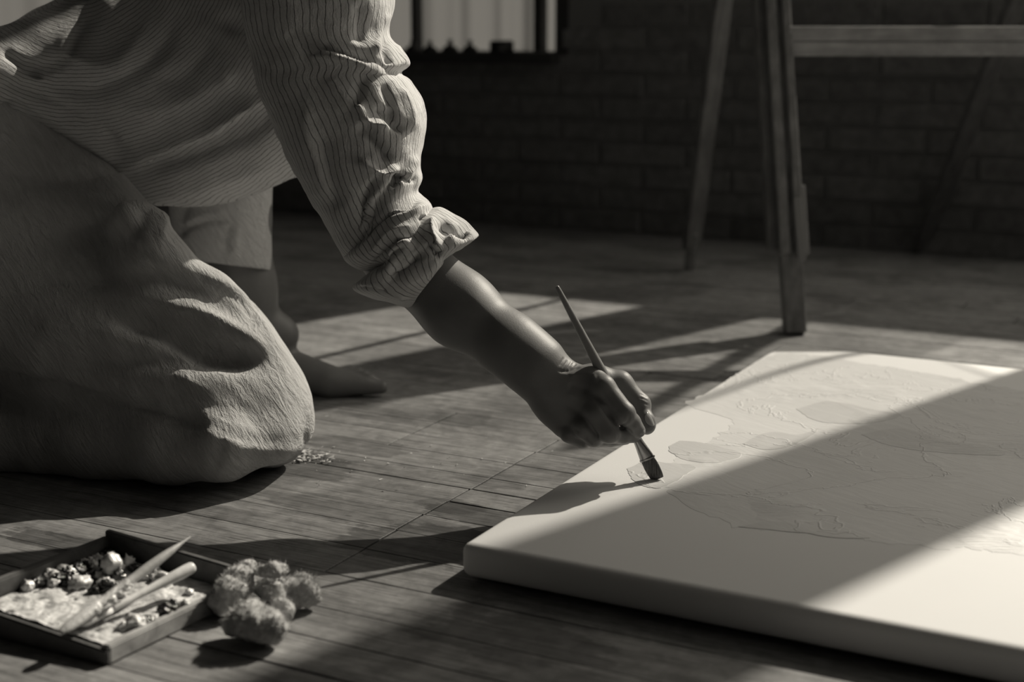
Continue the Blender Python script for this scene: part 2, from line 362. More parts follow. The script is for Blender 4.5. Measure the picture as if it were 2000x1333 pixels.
for i, (b0, b1) in enumerate(zip(edges_b, edges_b[1:])):
    cuts = [-3.3]
    while cuts[-1] < .9: cuts.append(cuts[-1]+pr.uniform(.75, 1.25))
    lo_, hi_ = (-.69, None) if .96 <= b0 < 1.40 else (None, None)
    if lo_: cuts = [c for c in cuts if abs(c+.69) > .22]+[-.69-pr.uniform(0, .004)]
    if 1.31 < b0 < 1.43: cuts = [c for c in cuts if abs(c+.855) > .1]+[-.855]
    cuts = sorted(cuts)
    for a0, a1 in zip(cuts, cuts[1:]):
        g = pr.uniform(.0001, .0003) if pr.random() < .6 else pr.uniform(.0005, .0012)
        bm = bmesh.new(); box_ab(bm, a0+.0011, a1-.0011, b0+g, b1-g, -.014, pr.uniform(-.0006, 0), .0003)
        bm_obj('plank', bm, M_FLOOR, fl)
# back wall: sheet with real window openings, then bricks where the camera sees them
def holed_wall(name, holes, b, th, material):
    cu = bpy.data.curves.new(name, 'CURVE'); cu.dimensions = '2D'; cu.fill_mode = 'BOTH'; cu.extrude = th/2
    for poly in [[(AL, -.05), (AR, -.05), (AR, ZC), (AL, ZC)]]+holes:
        sp = cu.splines.new('POLY'); sp.points.add(len(poly)-1); sp.use_cyclic_u = True
        for p, (x, y) in zip(sp.points, poly): p.co = (x, y, 0, 1)
    o = bpy.data.objects.new(name, cu); dg = bpy.context.evaluated_depsgraph_get(); COL.objects.link(o); dg.update()
    me = bpy.data.meshes.new_from_object(o.evaluated_get(dg)); bpy.data.objects.remove(o)
    me.transform(Matrix([[E1[0], 0, E2[0], E2[0]*b], [E1[1], 0, E2[1], E2[1]*b], [0, 1, 0, 0], [0, 0, 0, 1]]))
    me.materials.clear(); me.materials.append(material); o = bpy.data.objects.new(name, me); COL.objects.link(o); return o
def rect(a0, a1, z0, z1): return [(a0, z0), (a1, z0), (a1, z1), (a0, z1)]
WIN = {1: (-3.75, -1.506, .418, 2.2), 2: (-.95, -.63, .70, 2.3), 3: (-.53, .15, .70, 2.45), 4: (.415, 1.25, .66, 2.45)}
slits = [[(-.60, .96), (-.545, .905), (-.54, .865), (-.60, .92)], [(-.36, .660), (-.262, .565), (-.275, .556), (-.385, .642)]]  # gaps added to the wall to throw thin sun streaks on the floor
wb = tag(holed_wall('wall_back', [rect(*WIN[k]) for k in WIN]+slits, WB+.02, .03, M_MORTAR), kind='structure')
br = random.Random(3); row = 0; z = 0.0
while z < .50:
    a = -2.35+(row % 2)*.105
    while a < -.15:
        top = .418 if a < -1.5 else .55
        if z+.053 <= top+.02:
            bm = bmesh.new(); pj = br.uniform(0, .006); ch = .003
            w0 = a+.205
            vs = []
            z1_ = min(z+.047, top)
            for (b_, i_) in ((WB+.012, 0), (WB-.001-pj*.6+ch, 0), (WB-.001-pj*.6, ch)):
                vs.append([bm.verts.new(room(x, b_, y)) for x, y in ((a+i_, z+i_), (w0-i_, z+i_), (w0-i_, z1_-i_), (a+i_, z1_-i_))])
            bm.faces.new(vs[2])
            for A, B_ in zip(vs, vs[1:]):
                for k in range(4): bm.faces.new((A[k], A[(k+1) % 4], B_[(k+1) % 4], B_[k]))
            bmesh.ops.recalc_face_normals(bm, faces=bm.faces); bm_obj('brick', bm, M_BRICK, wb)
        a += .215
    z += .053; row += 1
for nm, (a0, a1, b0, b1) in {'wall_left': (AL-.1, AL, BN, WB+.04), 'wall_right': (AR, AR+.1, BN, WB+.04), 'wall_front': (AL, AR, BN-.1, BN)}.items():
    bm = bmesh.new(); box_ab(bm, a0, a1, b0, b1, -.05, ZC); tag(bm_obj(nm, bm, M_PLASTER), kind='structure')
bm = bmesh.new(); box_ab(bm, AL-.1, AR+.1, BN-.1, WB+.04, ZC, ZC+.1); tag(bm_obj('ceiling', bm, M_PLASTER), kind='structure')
# windows: frames with muntins; curtain over the low one, unseen sheer over the third, cut and toned to dim the sun
def window(n, cols, rows, t=.022):
    a0, a1, z0, z1 = WIN[n]; root = tag(empty('window_%d' % n, room((a0+a1)/2, WB+.02, z0)), kind='structure')
    for i in range(cols[0] if isinstance(cols, tuple) else 0): pass
    return root
def bar(root, a0, a1, z0, z1, name='muntin', b0=WB+.005, b1=WB+.035):
    bm = bmesh.new(); box_ab(bm, a0, a1, b0, b1, z0, z1, .002); return bm_obj(name, bm, M_FRAME, root)
def m_curtain(tr, tl):
    def f(t, b):
        nt = t.nt; out = nt.nodes['Material Output']; nt.nodes.remove(b)
        a = t.n('ShaderNodeBsdfTranslucent'); a.inputs[0].default_value = (tl, tl, tl, 1)
        d = t.n('ShaderNodeBsdfDiffuse'); d.inputs[0].default_value = (.3, .3, .3, 1)
        mx = t.n('ShaderNodeMixShader', i_0=.35); t.l(a.outputs[0], mx.inputs[1]); t.l(d.outputs[0], mx.inputs[2])
        tp = t.n('ShaderNodeBsdfTransparent'); tp.inputs[0].default_value = (1, 1, 1, 1)
        m2 = t.n('ShaderNodeMixShader', i_0=tr); t.l(mx.outputs[0], m2.inputs[1]); t.l(tp.outputs[0], m2.inputs[2]); t.l(m2.outputs[0], out.inputs[0])
    return f
M_CURTAIN = mat('unbleached_curtain', .5, build=m_curtain(0.0, .115)); M_SHEER = mat('dimming_sheer', .5, build=m_curtain(.66, .05))
w1 = window(1, 0, 0)
a0, a1, z0, z1 = WIN[1]
xs = np.linspace(a0, a1+.12, 500); zs = np.linspace(z0-.004, z1, 12); V = []
fold_a = [(-1.905+.0, .020, .012), (-1.80, .012, .008), (-1.705, .014, .010), (-1.61, .008, .012)]
for z_ in zs:
    for a_ in xs:
        u = (a_-a0); off = .012*math.sin(u*23+.6*math.sin(u*5))+.006*math.sin(u*61+1)
        for c, s, h in fold_a: off -= h*1.6*math.exp(-((a_-c)/s)**2)
        V.append(room(a_, WB+.062+off, z_))
n_ = len(xs); Fc = [(j*n_+i, j*n_+i+1, (j+1)*n_+i+1, (j+1)*n_+i) for j in range(len(zs)-1) for i in range(n_-1)]
cu_ = mesh_obj('curtain', V, Fc, M_CURTAIN); place(cu_, w1)
def a_at(px, py=60):
    r = ray(px, py); k = WB/(r@E2-0); return (r*k)@E1
for px, wd in ((806, .016), (1048, .022), (-60, .03), (120, .02)):
    ac = a_at(px); bar(w1, ac-wd/2, ac+wd/2, z0, z1)
bar(w1, a0, a1, z1-.03, z1, 'frame'); bar(w1, a1-.002, a1+.03, z0-.01, z1, 'frame', WB-.002, WB+.035)
bm = bmesh.new(); box_ab(bm, a0, a1+.01, WB-.05, WB+.05, z0-.03, z0-.004, .002); bm_obj('sill', bm, M_FRAME, w1)
for n in (2, 3, 4):
    r_ = window(n, 0, 0); a0, a1, z0, z1 = WIN[n]
    bar(r_, a0-.012, a0+.004, z0-.012, z1+.012, 'frame'); bar(r_, a1-.004, a1+.012, z0-.012, z1+.012, 'frame'); bar(r_, a0, a1, z0-.012, z0+.004, 'frame'); bar(r_, a0, a1, z1-.004, z1+.012, 'frame')
    if n == 2:
        pass
    if n == 3:
        bar(r_, -.53, -.43, .70, 1.36, 'sun_blocker', WB+.004, WB+.03)  # added unseen board, keeps the sun out of this window's lower left
        pts = [(-.037, 1.42), (-.05, 1.306), (-.066, 1.194), (-.066, 1.088), (-.035, 1.012), (.025, 1.024), (.108, 1.073), (.16, 1.10)]
        P_ = cr(pts, 40); bm = bmesh.new(); prev = None
        for a_, z_ in P_:
            ring = [bm.verts.new(room(a_+.008*math.cos(q), WB+.045+.006*math.sin(q), z_+.008*math.cos(q)*.8)) for q in np.linspace(0, 2*math.pi, 7)[:-1]]
            if prev:
                for k in range(6): bm.faces.new((prev[k], prev[(k+1) % 6], ring[(k+1) % 6], ring[k]))
            prev = ring
        bm_obj('sheer_hem', bm, M_SHIRT, r_, True)
        V = []; top = 1.87; bot = [(-.54, .69), (-.07, .69), (-.07, 1.06)]+[tuple(q) for q in P_[24:]]
        bot = [(-.54, .69), (-.10, .69), (-.069, .80), (-.066, 1.088), (-.035, 1.012), (.025, 1.024), (.108, 1.073), (.16, 1.10)]
        for a_, z_ in bot: V.append(room(a_, WB+.05, z_))
        for a_, z_ in bot: V.append(room(a_ if a_ not in (-.10, -.069) else -.08+.001*z_, WB+.05, top))
        k_ = len(bot); Fc = [(i, i+1, k_+i+1, k_+i) for i in range(k_-1)]
        s_ = mesh_obj('sheer', V, Fc, M_SHEER, smooth=False); place(s_, r_)
# jars on the sill of the curtained window (dark against the cloth)
def lathe(prof, seg=20):
    V = []; Fc = []
    for r, z_ in prof: V += [(r*math.cos(2*math.pi*k/seg), r*math.sin(2*math.pi*k/seg), z_) for k in range(seg)]
    for i in range(len(prof)-1): Fc += [(i*seg+k, i*seg+(k+1) % seg, (i+1)*seg+(k+1) % seg, (i+1)*seg+k) for k in range(seg)]
    Fc.append(tuple(range(seg))[::-1]); Fc.append(tuple((len(prof)-1)*seg+k for k in range(seg))); return V, Fc
bottle0 = None
for i, px in enumerate((806, 840, 879, 918)):
    r = ray(px, 100); bb = WB-.02; k = bb/(r@E2); p = r*k
    if bottle0 is None:
        V, Fc = lathe([(.016, 0), (.018, .003), (.018, .012), (.006, .020), (.005, .030), (.0065, .031), (.0065, .034)])
        bottle0 = mesh_obj('paint_bottle', V, Fc, M_JAR)
        o = bottle0
    else: o = bottle0.copy(); COL.objects.link(o)
    s = (1.0, .95, 1.05, 1.0)[i]
    o.location = Vector((p[0], p[1], WIN[1][2]-.004)); o.scale = (s, s, .86*s)
    tag(o, ['dark bottle on the window sill, nearest the striped sleeve', 'second small dark bottle on the sill, right of the sleeve', 'third small dark bottle along the window sill',
            'dark bottle on the sill just left of the squat dark tin'][i], 'bottle', 'small dark bottles on the window sill')
V, Fc = lathe([(.050, 0), (.052, .004), (.052, .030), (.050, .034), (.044, .036)], 28)
p = (lambda r: r*((WB-.06)/(r@E2)))(ray(980, 100)); tn = mesh_obj('paint_tin', V, Fc, M_JAR); tn.location = Vector((p[0], p[1], WIN[1][2]-.004)); tn.scale = (.55, .55, .8)
tag(tn, 'squat dark tin on the window sill before the curtain', 'tin')

# ---------------------------------------------------------------- canvas on the floor
CZ = .034; A0 = G(905, 1063, CZ); cl = .905; cw = 1.25
root = tag(empty('painting_canvas', (A0[0], A0[1], 0)), 'large pale stretched canvas lying face up on the floorboards under the brush', 'canvas')
bm = bmesh.new()
bmesh.ops.create_cube(bm, size=1.0)
for v in bm.verts: v.co = Vector(((v.co.x+.5)*cw, (v.co.y+.5)*cl, (v.co.z+.5)*(CZ-.003)+.003))
bmesh.ops.subdivide_edges(bm, edges=[e for e in bm.edges], cuts=1)
me_ = bmesh.ops.bevel(bm, geom=[e for e in bm.edges if e.is_boundary or e.calc_face_angle(0) > .5], offset=.009, segments=4, profile=.5, affect='EDGES')
rot = Matrix(((E1[0], E2[0], 0, 0), (E1[1], E2[1], 0, 0), (0, 0, 1, 0), (0, 0, 0, 1)))
bm.transform(Matrix.Translation(Vector((A0[0]-.004*E1[0], A0[1]-.004*E1[1], 0)))@rot)
bm_obj('canvas_sheet', bm, M_CANVAS, root, True)
bm = bmesh.new()
c0 = np.array([A0[0], A0[1], 0])
for s_, e_ in (((.02, .02), (cw-.02, .02)), ((.02, cl-.02), (cw-.02, cl-.02)), ((.02, .02), (.02, cl-.02))):
    beam(bm, c0+E1*s_[0]+E2*s_[1]+EZ*.008, c0+E1*e_[0]+E2*e_[1]+EZ*.008, E1+E2, .015, .015, bev=0)
bm_obj('stretcher_bars', bm, M_LADDER, root)
def patch(name, pts, material, z, n=140, jit=.004, seed=0, label=None):
    P_ = np.array([G(x, y, CZ)[:2] for x, y in pts]); P_ = np.vstack([P_, P_[:1]]); Q = cr(P_, n)[:-1]; c = Q.mean(0); r_ = random.Random(seed)
    bm = bmesh.new(); ring = []; ring2 = []
    for i, q in enumerate(Q):
        d = q-c; L = np.linalg.norm(d); k = 1+jit/L*(mnoise.noise(Vector((q[0]*60, q[1]*60, seed)))*2+mnoise.noise(Vector((q[0]*220, q[1]*220, seed))))
        ring.append(bm.verts.new((*(c+d*k), CZ-.0002))); ring2.append(bm.verts.new((*(c+d*(k-.0008/L)), CZ+z)))
    bm.faces.new(ring2)
    for i in range(len(ring)): j = (i+1) % len(ring); bm.faces.new((ring[i], ring[j], ring2[j], ring2[i]))
    bmesh.ops.triangulate(bm, faces=[f for f in bm.faces if len(f.verts) > 4]); o = bm_obj(name, bm, material, root)
    if label: o['label'] = label
    return o
patch('paint_patch', [(1440, 730), (1530, 690), (1700, 712), (1860, 738), (2060, 775), (2250, 800), (2300, 950), (2200, 1100), (2000, 1085), (1890, 1072), (1720, 1062), (1620, 1040), (1440, 1030), (1300, 960), (1310, 900), (1390, 860), (1420, 820), (1340, 790), (1400, 760)], M_PAINT, .0002, 260, .006, 1)
patch('paint_patch', [(1225, 915), (1262, 903), (1310, 905), (1360, 912), (1330, 935), (1290, 955), (1250, 948), (1230, 932)], M_PAINT2, .00045, 90, .0014, 2, 'wet grey paint stroke under the brush tip')
patch('paint_patch', [(1302, 880), (1330, 862), (1400, 872), (1450, 890), (1400, 905), (1340, 900)], M_PAINT2, .00045, 90, .0014, 3)
patch('paint_patch', [(1450, 868), (1500, 845), (1560, 850), (1600, 838), (1560, 868), (1500, 880)], M_PAINT2, .00045, 90, .0014, 4)
patch('paint_patch', [(1555, 800), (1620, 785), (1700, 800), (1760, 812), (1700, 828), (1600, 825)], M_PAINT2, .00045, 90, .0014, 5)
patch('paint_patch', [(1440, 1030), (1520, 1020), (1620, 1045), (1700, 1052), (1640, 1052), (1540, 1040)], M_PAINT2, .00045, 90, .0014, 6)
patch('paint_patch', [(1680, 850), (1760, 838), (1850, 862), (1930, 872), (1960, 890), (1830, 885), (1740, 872)], M_PAINT2, .00045, 90, .0014, 7)

# ---------------------------------------------------------------- the ladder
fn = G(1555, 652)[:2]; y0 = fn[1]
lad = tag(empty('wooden_trestle', (fn[0], fn[1], 0)), 'weathered wooden A-frame trestle with one crossbar, standing behind the canvas', 'trestle')
def rail(name, m, pA, dA, pB, dB, w0, t, bev=.003, ext=1.0):
    a = D(*pA, dA); b = D(*pB, dB); b2 = a+(b-a)*ext
    bm = bmesh.new(); beam(bm, a, b2, (1, 0, 0), w0, t, bev=bev); return bm_obj(name, bm, m, lad)
# near left leg: wide upper rail with a raised edge strip, narrower inner foot sliding out of it
ra = np.array([.4425, y0, .0]); rb = np.array([.392, y0+.30, 1.05])
def on(t): return ra+(rb-ra)*t
def rseg(name, m, t0, t1, dx, w_, t_, dy=0, bev=.0025):
    bm = bmesh.new(); beam(bm, on(t0)+np.array([dx, dy, 0]), on(t1)+np.array([dx, dy, 0]), (1, 0, 0), w_, t_, bev=bev); return bm_obj(name, bm, m, lad)
zf = {655: 0.0}
rseg('leg', M_LADDER, .0, 1.0, 0.0, .033, .03)
rseg('side_rail', M_LADDER, .115, 1.0, -.0115, .016, .034, -.01)
rseg('side_rail', M_LADDER, .115, 1.0, .012, .013, .036, -.012)
rseg('side_rail', M_LADDER2, .12, 1.0, -.0265, .016, .03, .004)
bm = bmesh.new(); beam(bm, on(.115)+np.array([.021, -.016, 0]), on(.215)+np.array([.0205, -.016, 0]), (1, 0, 0), .008, .026, bev=.002); beam(bm, on(.11)+np.array([.012, -.033, 0]), on(.20)+np.array([.010, -.033, 0]), (1, 0, 0), .012, .006, bev=.001)
bm_obj('metal_bracket', bm, mat('tarnished_iron', .22, .5, .5), lad)
# crossbar
for zz, k in ((.447, 0),):
    t = zz/1.05; p = on(min(t, 1)); xl = p[0]+.012; xr = 1.44-.03*t
    bm = bmesh.new(); y_ = p[1]-.012
    beam(bm, (xl, y_, zz+.012), (xr, y_+.01, zz+.012), (0, 0, 1), .0225, .03, bev=.002); beam(bm, (xl, y_-.001, zz-.0115), (xr, y_+.009, zz-.0115), (0, 0, 1), .0225, .028, bev=.002)
    bm_obj('crossbar', bm, M_RUNG, lad)
bm = bmesh.new(); beam(bm, (1.45, y0, 0), (1.42, y0+.30, 1.05), (1, 0, 0), .045, .03); bm_obj('leg', bm, M_LADDER, lad)
ff = G(1345, 527)
top = np.array([.445, y0+.33, 1.08])
fr_at0 = D(1411, 0, 2.71); dirf = (fr_at0-ff)/(fr_at0[2]-ff[2])
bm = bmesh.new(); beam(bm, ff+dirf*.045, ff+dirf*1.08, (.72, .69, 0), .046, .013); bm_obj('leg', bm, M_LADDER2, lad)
bm = bmesh.new(); beam(bm, ff, ff+dirf*.075, (1, 0, 0), .018, .02); bm_obj('foot', bm, M_LADDER, lad)
fr = G(1800, 492); fr0 = D(1985, 0, 2.72); d2 = (fr0-fr)/(fr0[2]-fr[2])
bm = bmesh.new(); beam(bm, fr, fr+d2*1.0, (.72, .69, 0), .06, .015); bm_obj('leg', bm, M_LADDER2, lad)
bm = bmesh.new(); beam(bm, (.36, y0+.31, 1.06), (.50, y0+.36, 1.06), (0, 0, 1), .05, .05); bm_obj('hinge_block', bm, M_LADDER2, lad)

# ---------------------------------------------------------------- palette tray with paint, brushes
tr_ = bpy.context.view_layer
PA = G(212, 1266, .012); PB = G(455, 1151, .012); U1 = PB-PA; LB = np.linalg.norm(U1); U1 = U1/LB; PCt = G(0, 1195, .020); U2 = (PCt-PA)*np.array([1, 1, 0]); U2 /= np.linalg.norm(U2); TLT = .075
PDt = G(190, 1052, .045); LU = (PDt-PB)@U2+.012
def tray(u, v, z): return np.array([PA[0], PA[1], 0])+U1*u+U2*v+EZ*(z+(TLT*v if z > 0 else 0))
def tsurf(x, y, h=.0):
    z = .0125+h
    for _ in range(4): p = G(x, y, z); z = .0125+h+TLT*max(0, (p-PA)@U2)
    return G(x, y, z)
pal = tag(empty('palette_tray', (PA[0], PA[1], 0)), 'paint-crusted wooden palette tray on the floor at bottom left', 'palette')
def m_palette(t, b):
    P = t.coords(0, (1, 1, 1)); n = t.noise(P, 60, 6, .7, .5); n2 = t.noise(P, 22, 4, .6); n3 = t.noise(P, 260, 4, .6)
    t.l(t.grey(t.math('MULTIPLY', t.ramp(n, .33, .62, .25, 1.1), t.ramp(n2, .3, .65, .5, .82))), b.inputs['Base Color'])
    t.bump(b, t.math('ADD', n, t.math('MULTIPLY', n3, .5)), .8, .002)
M_PAL = mat('paint_smeared_board', .5, .4, .5, m_palette)
M_PALW = mat('dark_tray_wood', .1, .6, .4, m_wood(.10, 0, (30, 30, 30), .6, .5, 1.4))
M_RIM = mat('scuffed_rim_wood', .3, .6, .4, m_wood(.34, 0, (30, 30, 30), .6, .5, 1.3))
def tbox(name, u0, u1, v0, v1, z0, z1, m, dz=None, bev=.0012):
    bm = bmesh.new(); vs = [bm.verts.new(tray(u, v, z)) for z in (z0, z1) for u, v in ((u0, v0), (u1, v0), (u1, v1), (u0, v1))]
    if dz:
        for k, q in enumerate(dz): vs[4+k].co.z += q
    for f in ((3, 2, 1, 0), (4, 5, 6, 7), (0, 1, 5, 4), (1, 2, 6, 5), (2, 3, 7, 6), (3, 0, 4, 7)): bm.faces.new([vs[k] for k in f])
    bmesh.ops.recalc_face_normals(bm, faces=bm.faces)
    bmesh.ops.bevel(bm, geom=list(bm.edges), offset=bev, segments=2, affect='EDGES'); return bm_obj(name, bm, m, pal)
tbox('base_board', .0, LB, .004, LU, .0, .0115, M_PALW)
# smeared painting surface: fine grid with lumps
nu, nv = 110, 150; V = []
for i in range(nu):
    for j in range(nv):
        u = .002+(LB-.006)*i/(nu-1); v = .006+(LU-.010)*j/(nv-1)
        nz = mnoise.noise(Vector((u*90, v*90, 1)))*.0009+mnoise.noise(Vector((u*260, v*260, 5)))*.0005
        V.append(tray(u, v, .0122+nz*1.2))
Fc = [(i*nv+j, (i+1)*nv+j, (i+1)*nv+j+1, i*nv+j+1) for i in range(nu-1) for j in range(nv-1)]
o = mesh_obj('mixing_surface', V, Fc, M_PAL); place(o, pal)
tbox('rim', -.002, LB*.84, -.003, .005, .0, .0145, M_RIM)                      # low right-hand rim
tbox('rim', LB*.84, LB+.004, -.003, .005, .0, .022, M_PALW, dz=(-.006, .010, .010, -.006))
tbox('back_wall', LB-.001, LB+.005, .0, LU+.004, .0, .031, M_PALW)
tbox('rim', .0, LB, LU-.002, LU+.005, .0, .026, M_PALW)
tbox('rim', -.005, .0, -.003, LU+.005, .0, .0115, M_PALW)
def lump(name, c, r, m, amp=.35, sub=3, freq=1.0, root=pal, seed=0, flat=.8):
    bm = bmesh.new(); bmesh.ops.create_icosphere(bm, subdivisions=sub, radius=1)
    for v in bm.verts:
        n = v.co.normalized(); k = 1+amp*(mnoise.noise(n*1.7*freq+Vector((seed*3.1, 0, 0)))+.5*mnoise.noise(n*4*freq+Vector((seed, 2, 0)))+.25*mnoise.noise(n*9*freq))
        v.co = Vector((n.x*r[0]*k, n.y*r[1]*k, max(n.z, -flat)*r[2]*k))
    bm.transform(Matrix.Translation(Vector([float(q) for q in c]))); return bm_obj(name, bm, m, root, True)
M_WPAINT = mat('thick_pale_paint', .62, .22, .7, lambda t, b: t.bump(b, t.noise(t.coords(0, (1, 1, 1)), 420, 3, .6), .6, .0012))
M_BPAINT = mat('thick_black_paint', .02, .18, .7, lambda t, b: t.bump(b, t.noise(t.coords(0, (1, 1, 1)), 350, 3, .6), .7, .0015))
def intray(p, r):
    q = (p-PA)[:2]; uv = np.linalg.solve(np.array([U1[:2], U2[:2]]).T, q)
    u = min(max(uv[0], r+.001), LB-r-.001); v = min(max(uv[1], r+.004), LU-r-.002); return tray(u, v, .0122+r*.45)
k = 0
for (x, y, r1, dark) in [(5, 1130, 11, 0), (32, 1128, 11, 1), (58, 1132, 11, 1), (85, 1122, 14, 0), (72, 1138, 8, 0), (110, 1112, 12, 0), (105, 1140, 9, 0), (128, 1120, 13, 1), (150, 1115, 14, 1), (140, 1134, 9, 1), (182, 1128, 11, 1), (172, 1108, 11, 1), (200, 1135, 8, 0),
                         (128, 1090, 9, 0), (150, 1080, 8, 0), (168, 1072, 7, 0), (105, 1100, 9, 0), (192, 1085, 9, 1), (195, 1052, 8, 1), (240, 1062, 6, 0), (258, 1064, 5, 0), (178, 1098, 8, 0),
                         (268, 1218, 15, 0), (240, 1225, 9, 0), (322, 1192, 12, 1), (338, 1188, 12, 1), (365, 1180, 8, 0), (300, 1208, 8, 0), (290, 1215, 9, 1), (350, 1200, 6, 0), (370, 1158, 7, 0)]:
    r = r1/2300; p = intray(tsurf(x, y, r*.5), r)
    lump('paint_lump', p, (r*1.15, r*1.15, r*1.05), M_BPAINT if dark else M_WPAINT, .55, 3, 1.2, pal, k); k += 1
lr = random.Random(21)
for i in range(46):
    r = lr.uniform(.0026, .0062); u = lr.uniform(.062, LB-.01) if i % 3 else lr.uniform(.1, LB-.008); v = LU-.008-abs(lr.gauss(0, .028)); v = min(v, LU-.008)
    lump('paint_lump', tray(u, v, .0125+r*.4), (r*lr.uniform(.9, 1.6), r*lr.uniform(.9, 1.4), r*lr.uniform(.8, 1.3)), M_BPAINT if lr.random() < .5 else M_WPAINT, .6, 3, 1.4, pal, 200+i)
p = tsurf(218, 1103, .012); lump('paint_lump', p, (.0085, .0085, .0095), M_WPAINT, .3, 3, 1.3, pal, 77)

def brush(name, a, b, prof, mats, label, cat, flat=None, group=None):
    """prof: list of (t, radius x, radius y, material index); a butt end -> b bristle end"""
    a = np.array(a, float); b = np.array(b, float); ax = b-a; L = np.linalg.norm(ax); ax /= L
    u = np.array(flat if flat is not None else [1, 0, 0], float); u -= ax*u.dot(ax); u /= np.linalg.norm(u); v = np.cross(ax, u)
    root = tag(empty(name, b), label, cat, group); segs = []; cur = []
    for q in prof:
        if cur and cur[-1][3] != q[3]: cur.append((q[0], cur[-1][1], cur[-1][2], cur[-1][3])) if False else None; segs.append(cur); cur = []
        cur.append(q)
    segs.append(cur); names = {0: 'handle', 1: 'ferrule', 2: 'bristles'}
    for sg in segs:
        V = []; m = 20
        tr = sg[0][3]; pr_ = cr([q[:3] for q in sg], max(12, 5*len(sg))) if len(sg) > 2 else np.array([q[:3] for q in sg])
        for t, rx, ry in pr_:
            c = a+ax*t*L
            V += [c+u*max(rx, 1e-5)*math.cos(2*math.pi*k/m)+v*max(ry, 1e-5)*math.sin(2*math.pi*k/m) for k in range(m)]
        n = len(pr_); Fc = [(i*m+k, i*m+(k+1) % m, (i+1)*m+(k+1) % m, (i+1)*m+k) for i in range(n-1) for k in range(m)]
        Fc += [tuple(range(m))[::-1], tuple((n-1)*m+k for k in range(m))]
        o = mesh_obj(names[tr], V, Fc, mats[tr]); place(o, root)
        if tr == 2: add_hairs(V[-m:], a+ax*sg[0][0]*L, ax, u, v, sg, mats[2], root)
    return root
def add_hairs(ringv, base, ax, u, v, sg, m, root):
    pass
def m_bristle(t, b):
    n = t.noise(t.coords(0, (900, 900, 30)), 1.0, 3, .6); t.l(t.grey(t.ramp(n, .35, .65, .05, .16)), b.inputs['Base Color']); t.bump(b, n, .9, .0015)
M_HANDLE = mat('varnished_handle_wood', .22, .3, .5, m_wood(.26, 0, (3, 3, 3), .3, .9, 1.05))
M_FERR = mat('nickel_ferrule', .3, .28, .5); M_FERR.node_tree.nodes['Principled BSDF'].inputs['Metallic'].default_value = .9
M_BRIS = mat('dark_bristle', .1, .6, .4, m_bristle)
bt = G(1285, 938, CZ)+EZ*.001; bb_ = np.array([.0425, 1.334, .2245])
BAX = (bt-bb_)/np.linalg.norm(bt-bb_)
pb = brush('paintbrush', bb_, bt, [(0, .0006, .0006, 0), (.012, .0022, .0022, 0), (.10, .0030, .0030, 0), (.3, .0042, .0042, 0), (.45, .0052, .0052, 0), (.58, .0052, .0052, 0), (.70, .0042, .0042, 0), (.76, .0036, .0036, 0),
                               (.755, .0042, .0042, 1), (.80, .0046, .0042, 1), (.85, .0062, .0034, 1), (.885, .0074, .0028, 1), (.888, .0081, .0034, 1), (.896, .0081, .0034, 1), (.898, .0074, .0026, 1),
 (.895, .0070, .0026, 2), (.94, .0076, .0032, 2), (.98, .0070, .0026, 2), (1.0, .0060, .0012, 2)],
           {0: M_HANDLE, 1: M_FERR, 2: M_BRIS}, 'flat wood-handled brush in the painter\'s hand, tip touching the pale canvas', 'paintbrush', flat=[1, -.25, .35])
M_CRUST = mat('paint_crusted_handle', .5, .35, .6, m_palette)
q0 = G(372, 1049, .056); q1 = tsurf(118, 1236, .007)
brush('crusted_brush', q0, q1, [(0, .0003, .0003, 0), (.08, .0016, .0016, 0), (.2, .0035, .0035, 0), (.35, .0042, .0042, 0), (.46, .0038, .0038, 0), (.52, .0038, .0038, 0), (.51, .0042, .0042, 1), (.6, .0040, .0036, 1), (.74, .0042, .0036, 1), (.73, .0046, .0036, 2), (.85, .0054, .004, 2), (.95, .005, .003, 2), (1, .003, .0015, 2)],
      {0: mat('worn_olive_handle', .3, .35, .5, m_wood(.42, 0, (40, 40, 40), .4, .5, 1.2)), 1: M_CRUST, 2: M_WPAINT}, 'brush with pointed handle tip, caked in paint, lying across the palette tray', 'paintbrush')
q2, q3 = q0, q1
q0 = G(379, 1107, .036); q1 = tsurf(158, 1222, .0045)
brush('pale_handled_brush', q0, q1, [(0, .0015, .0015, 0), (.012, .0042, .0042, 0), (.06, .0050, .0050, 0), (.2, .0046, .0046, 0), (.45, .0032, .0032, 0), (.75, .0026, .0026, 0), (.745, .003, .003, 1), (.88, .0032, .0030, 1), (.875, .0034, .003, 2), (.95, .0034, .0026, 2), (1, .002, .001, 2)],
      {0: mat('pale_handle_wood', .7, .4, .5, m_wood(.72, 0, (40, 40, 40), .4, .75, 1.1)), 1: M_CRUST, 2: M_WPAINT}, 'pale wooden brush with rounded butt lying on the palette, in front of the pointed one', 'paintbrush')
for i, (t, s) in enumerate([(.54, .0048), (.59, .0042), (.65, .005), (.70, .0042), (.76, .005), (.5, .004)]):
    p = q2*(1-t)+q3*t; c = lump('paint_lump', (p[0], p[1], p[2]-.001), (s, s, s*.8), M_WPAINT, .6, 3, 1.5, pal, 100+i)
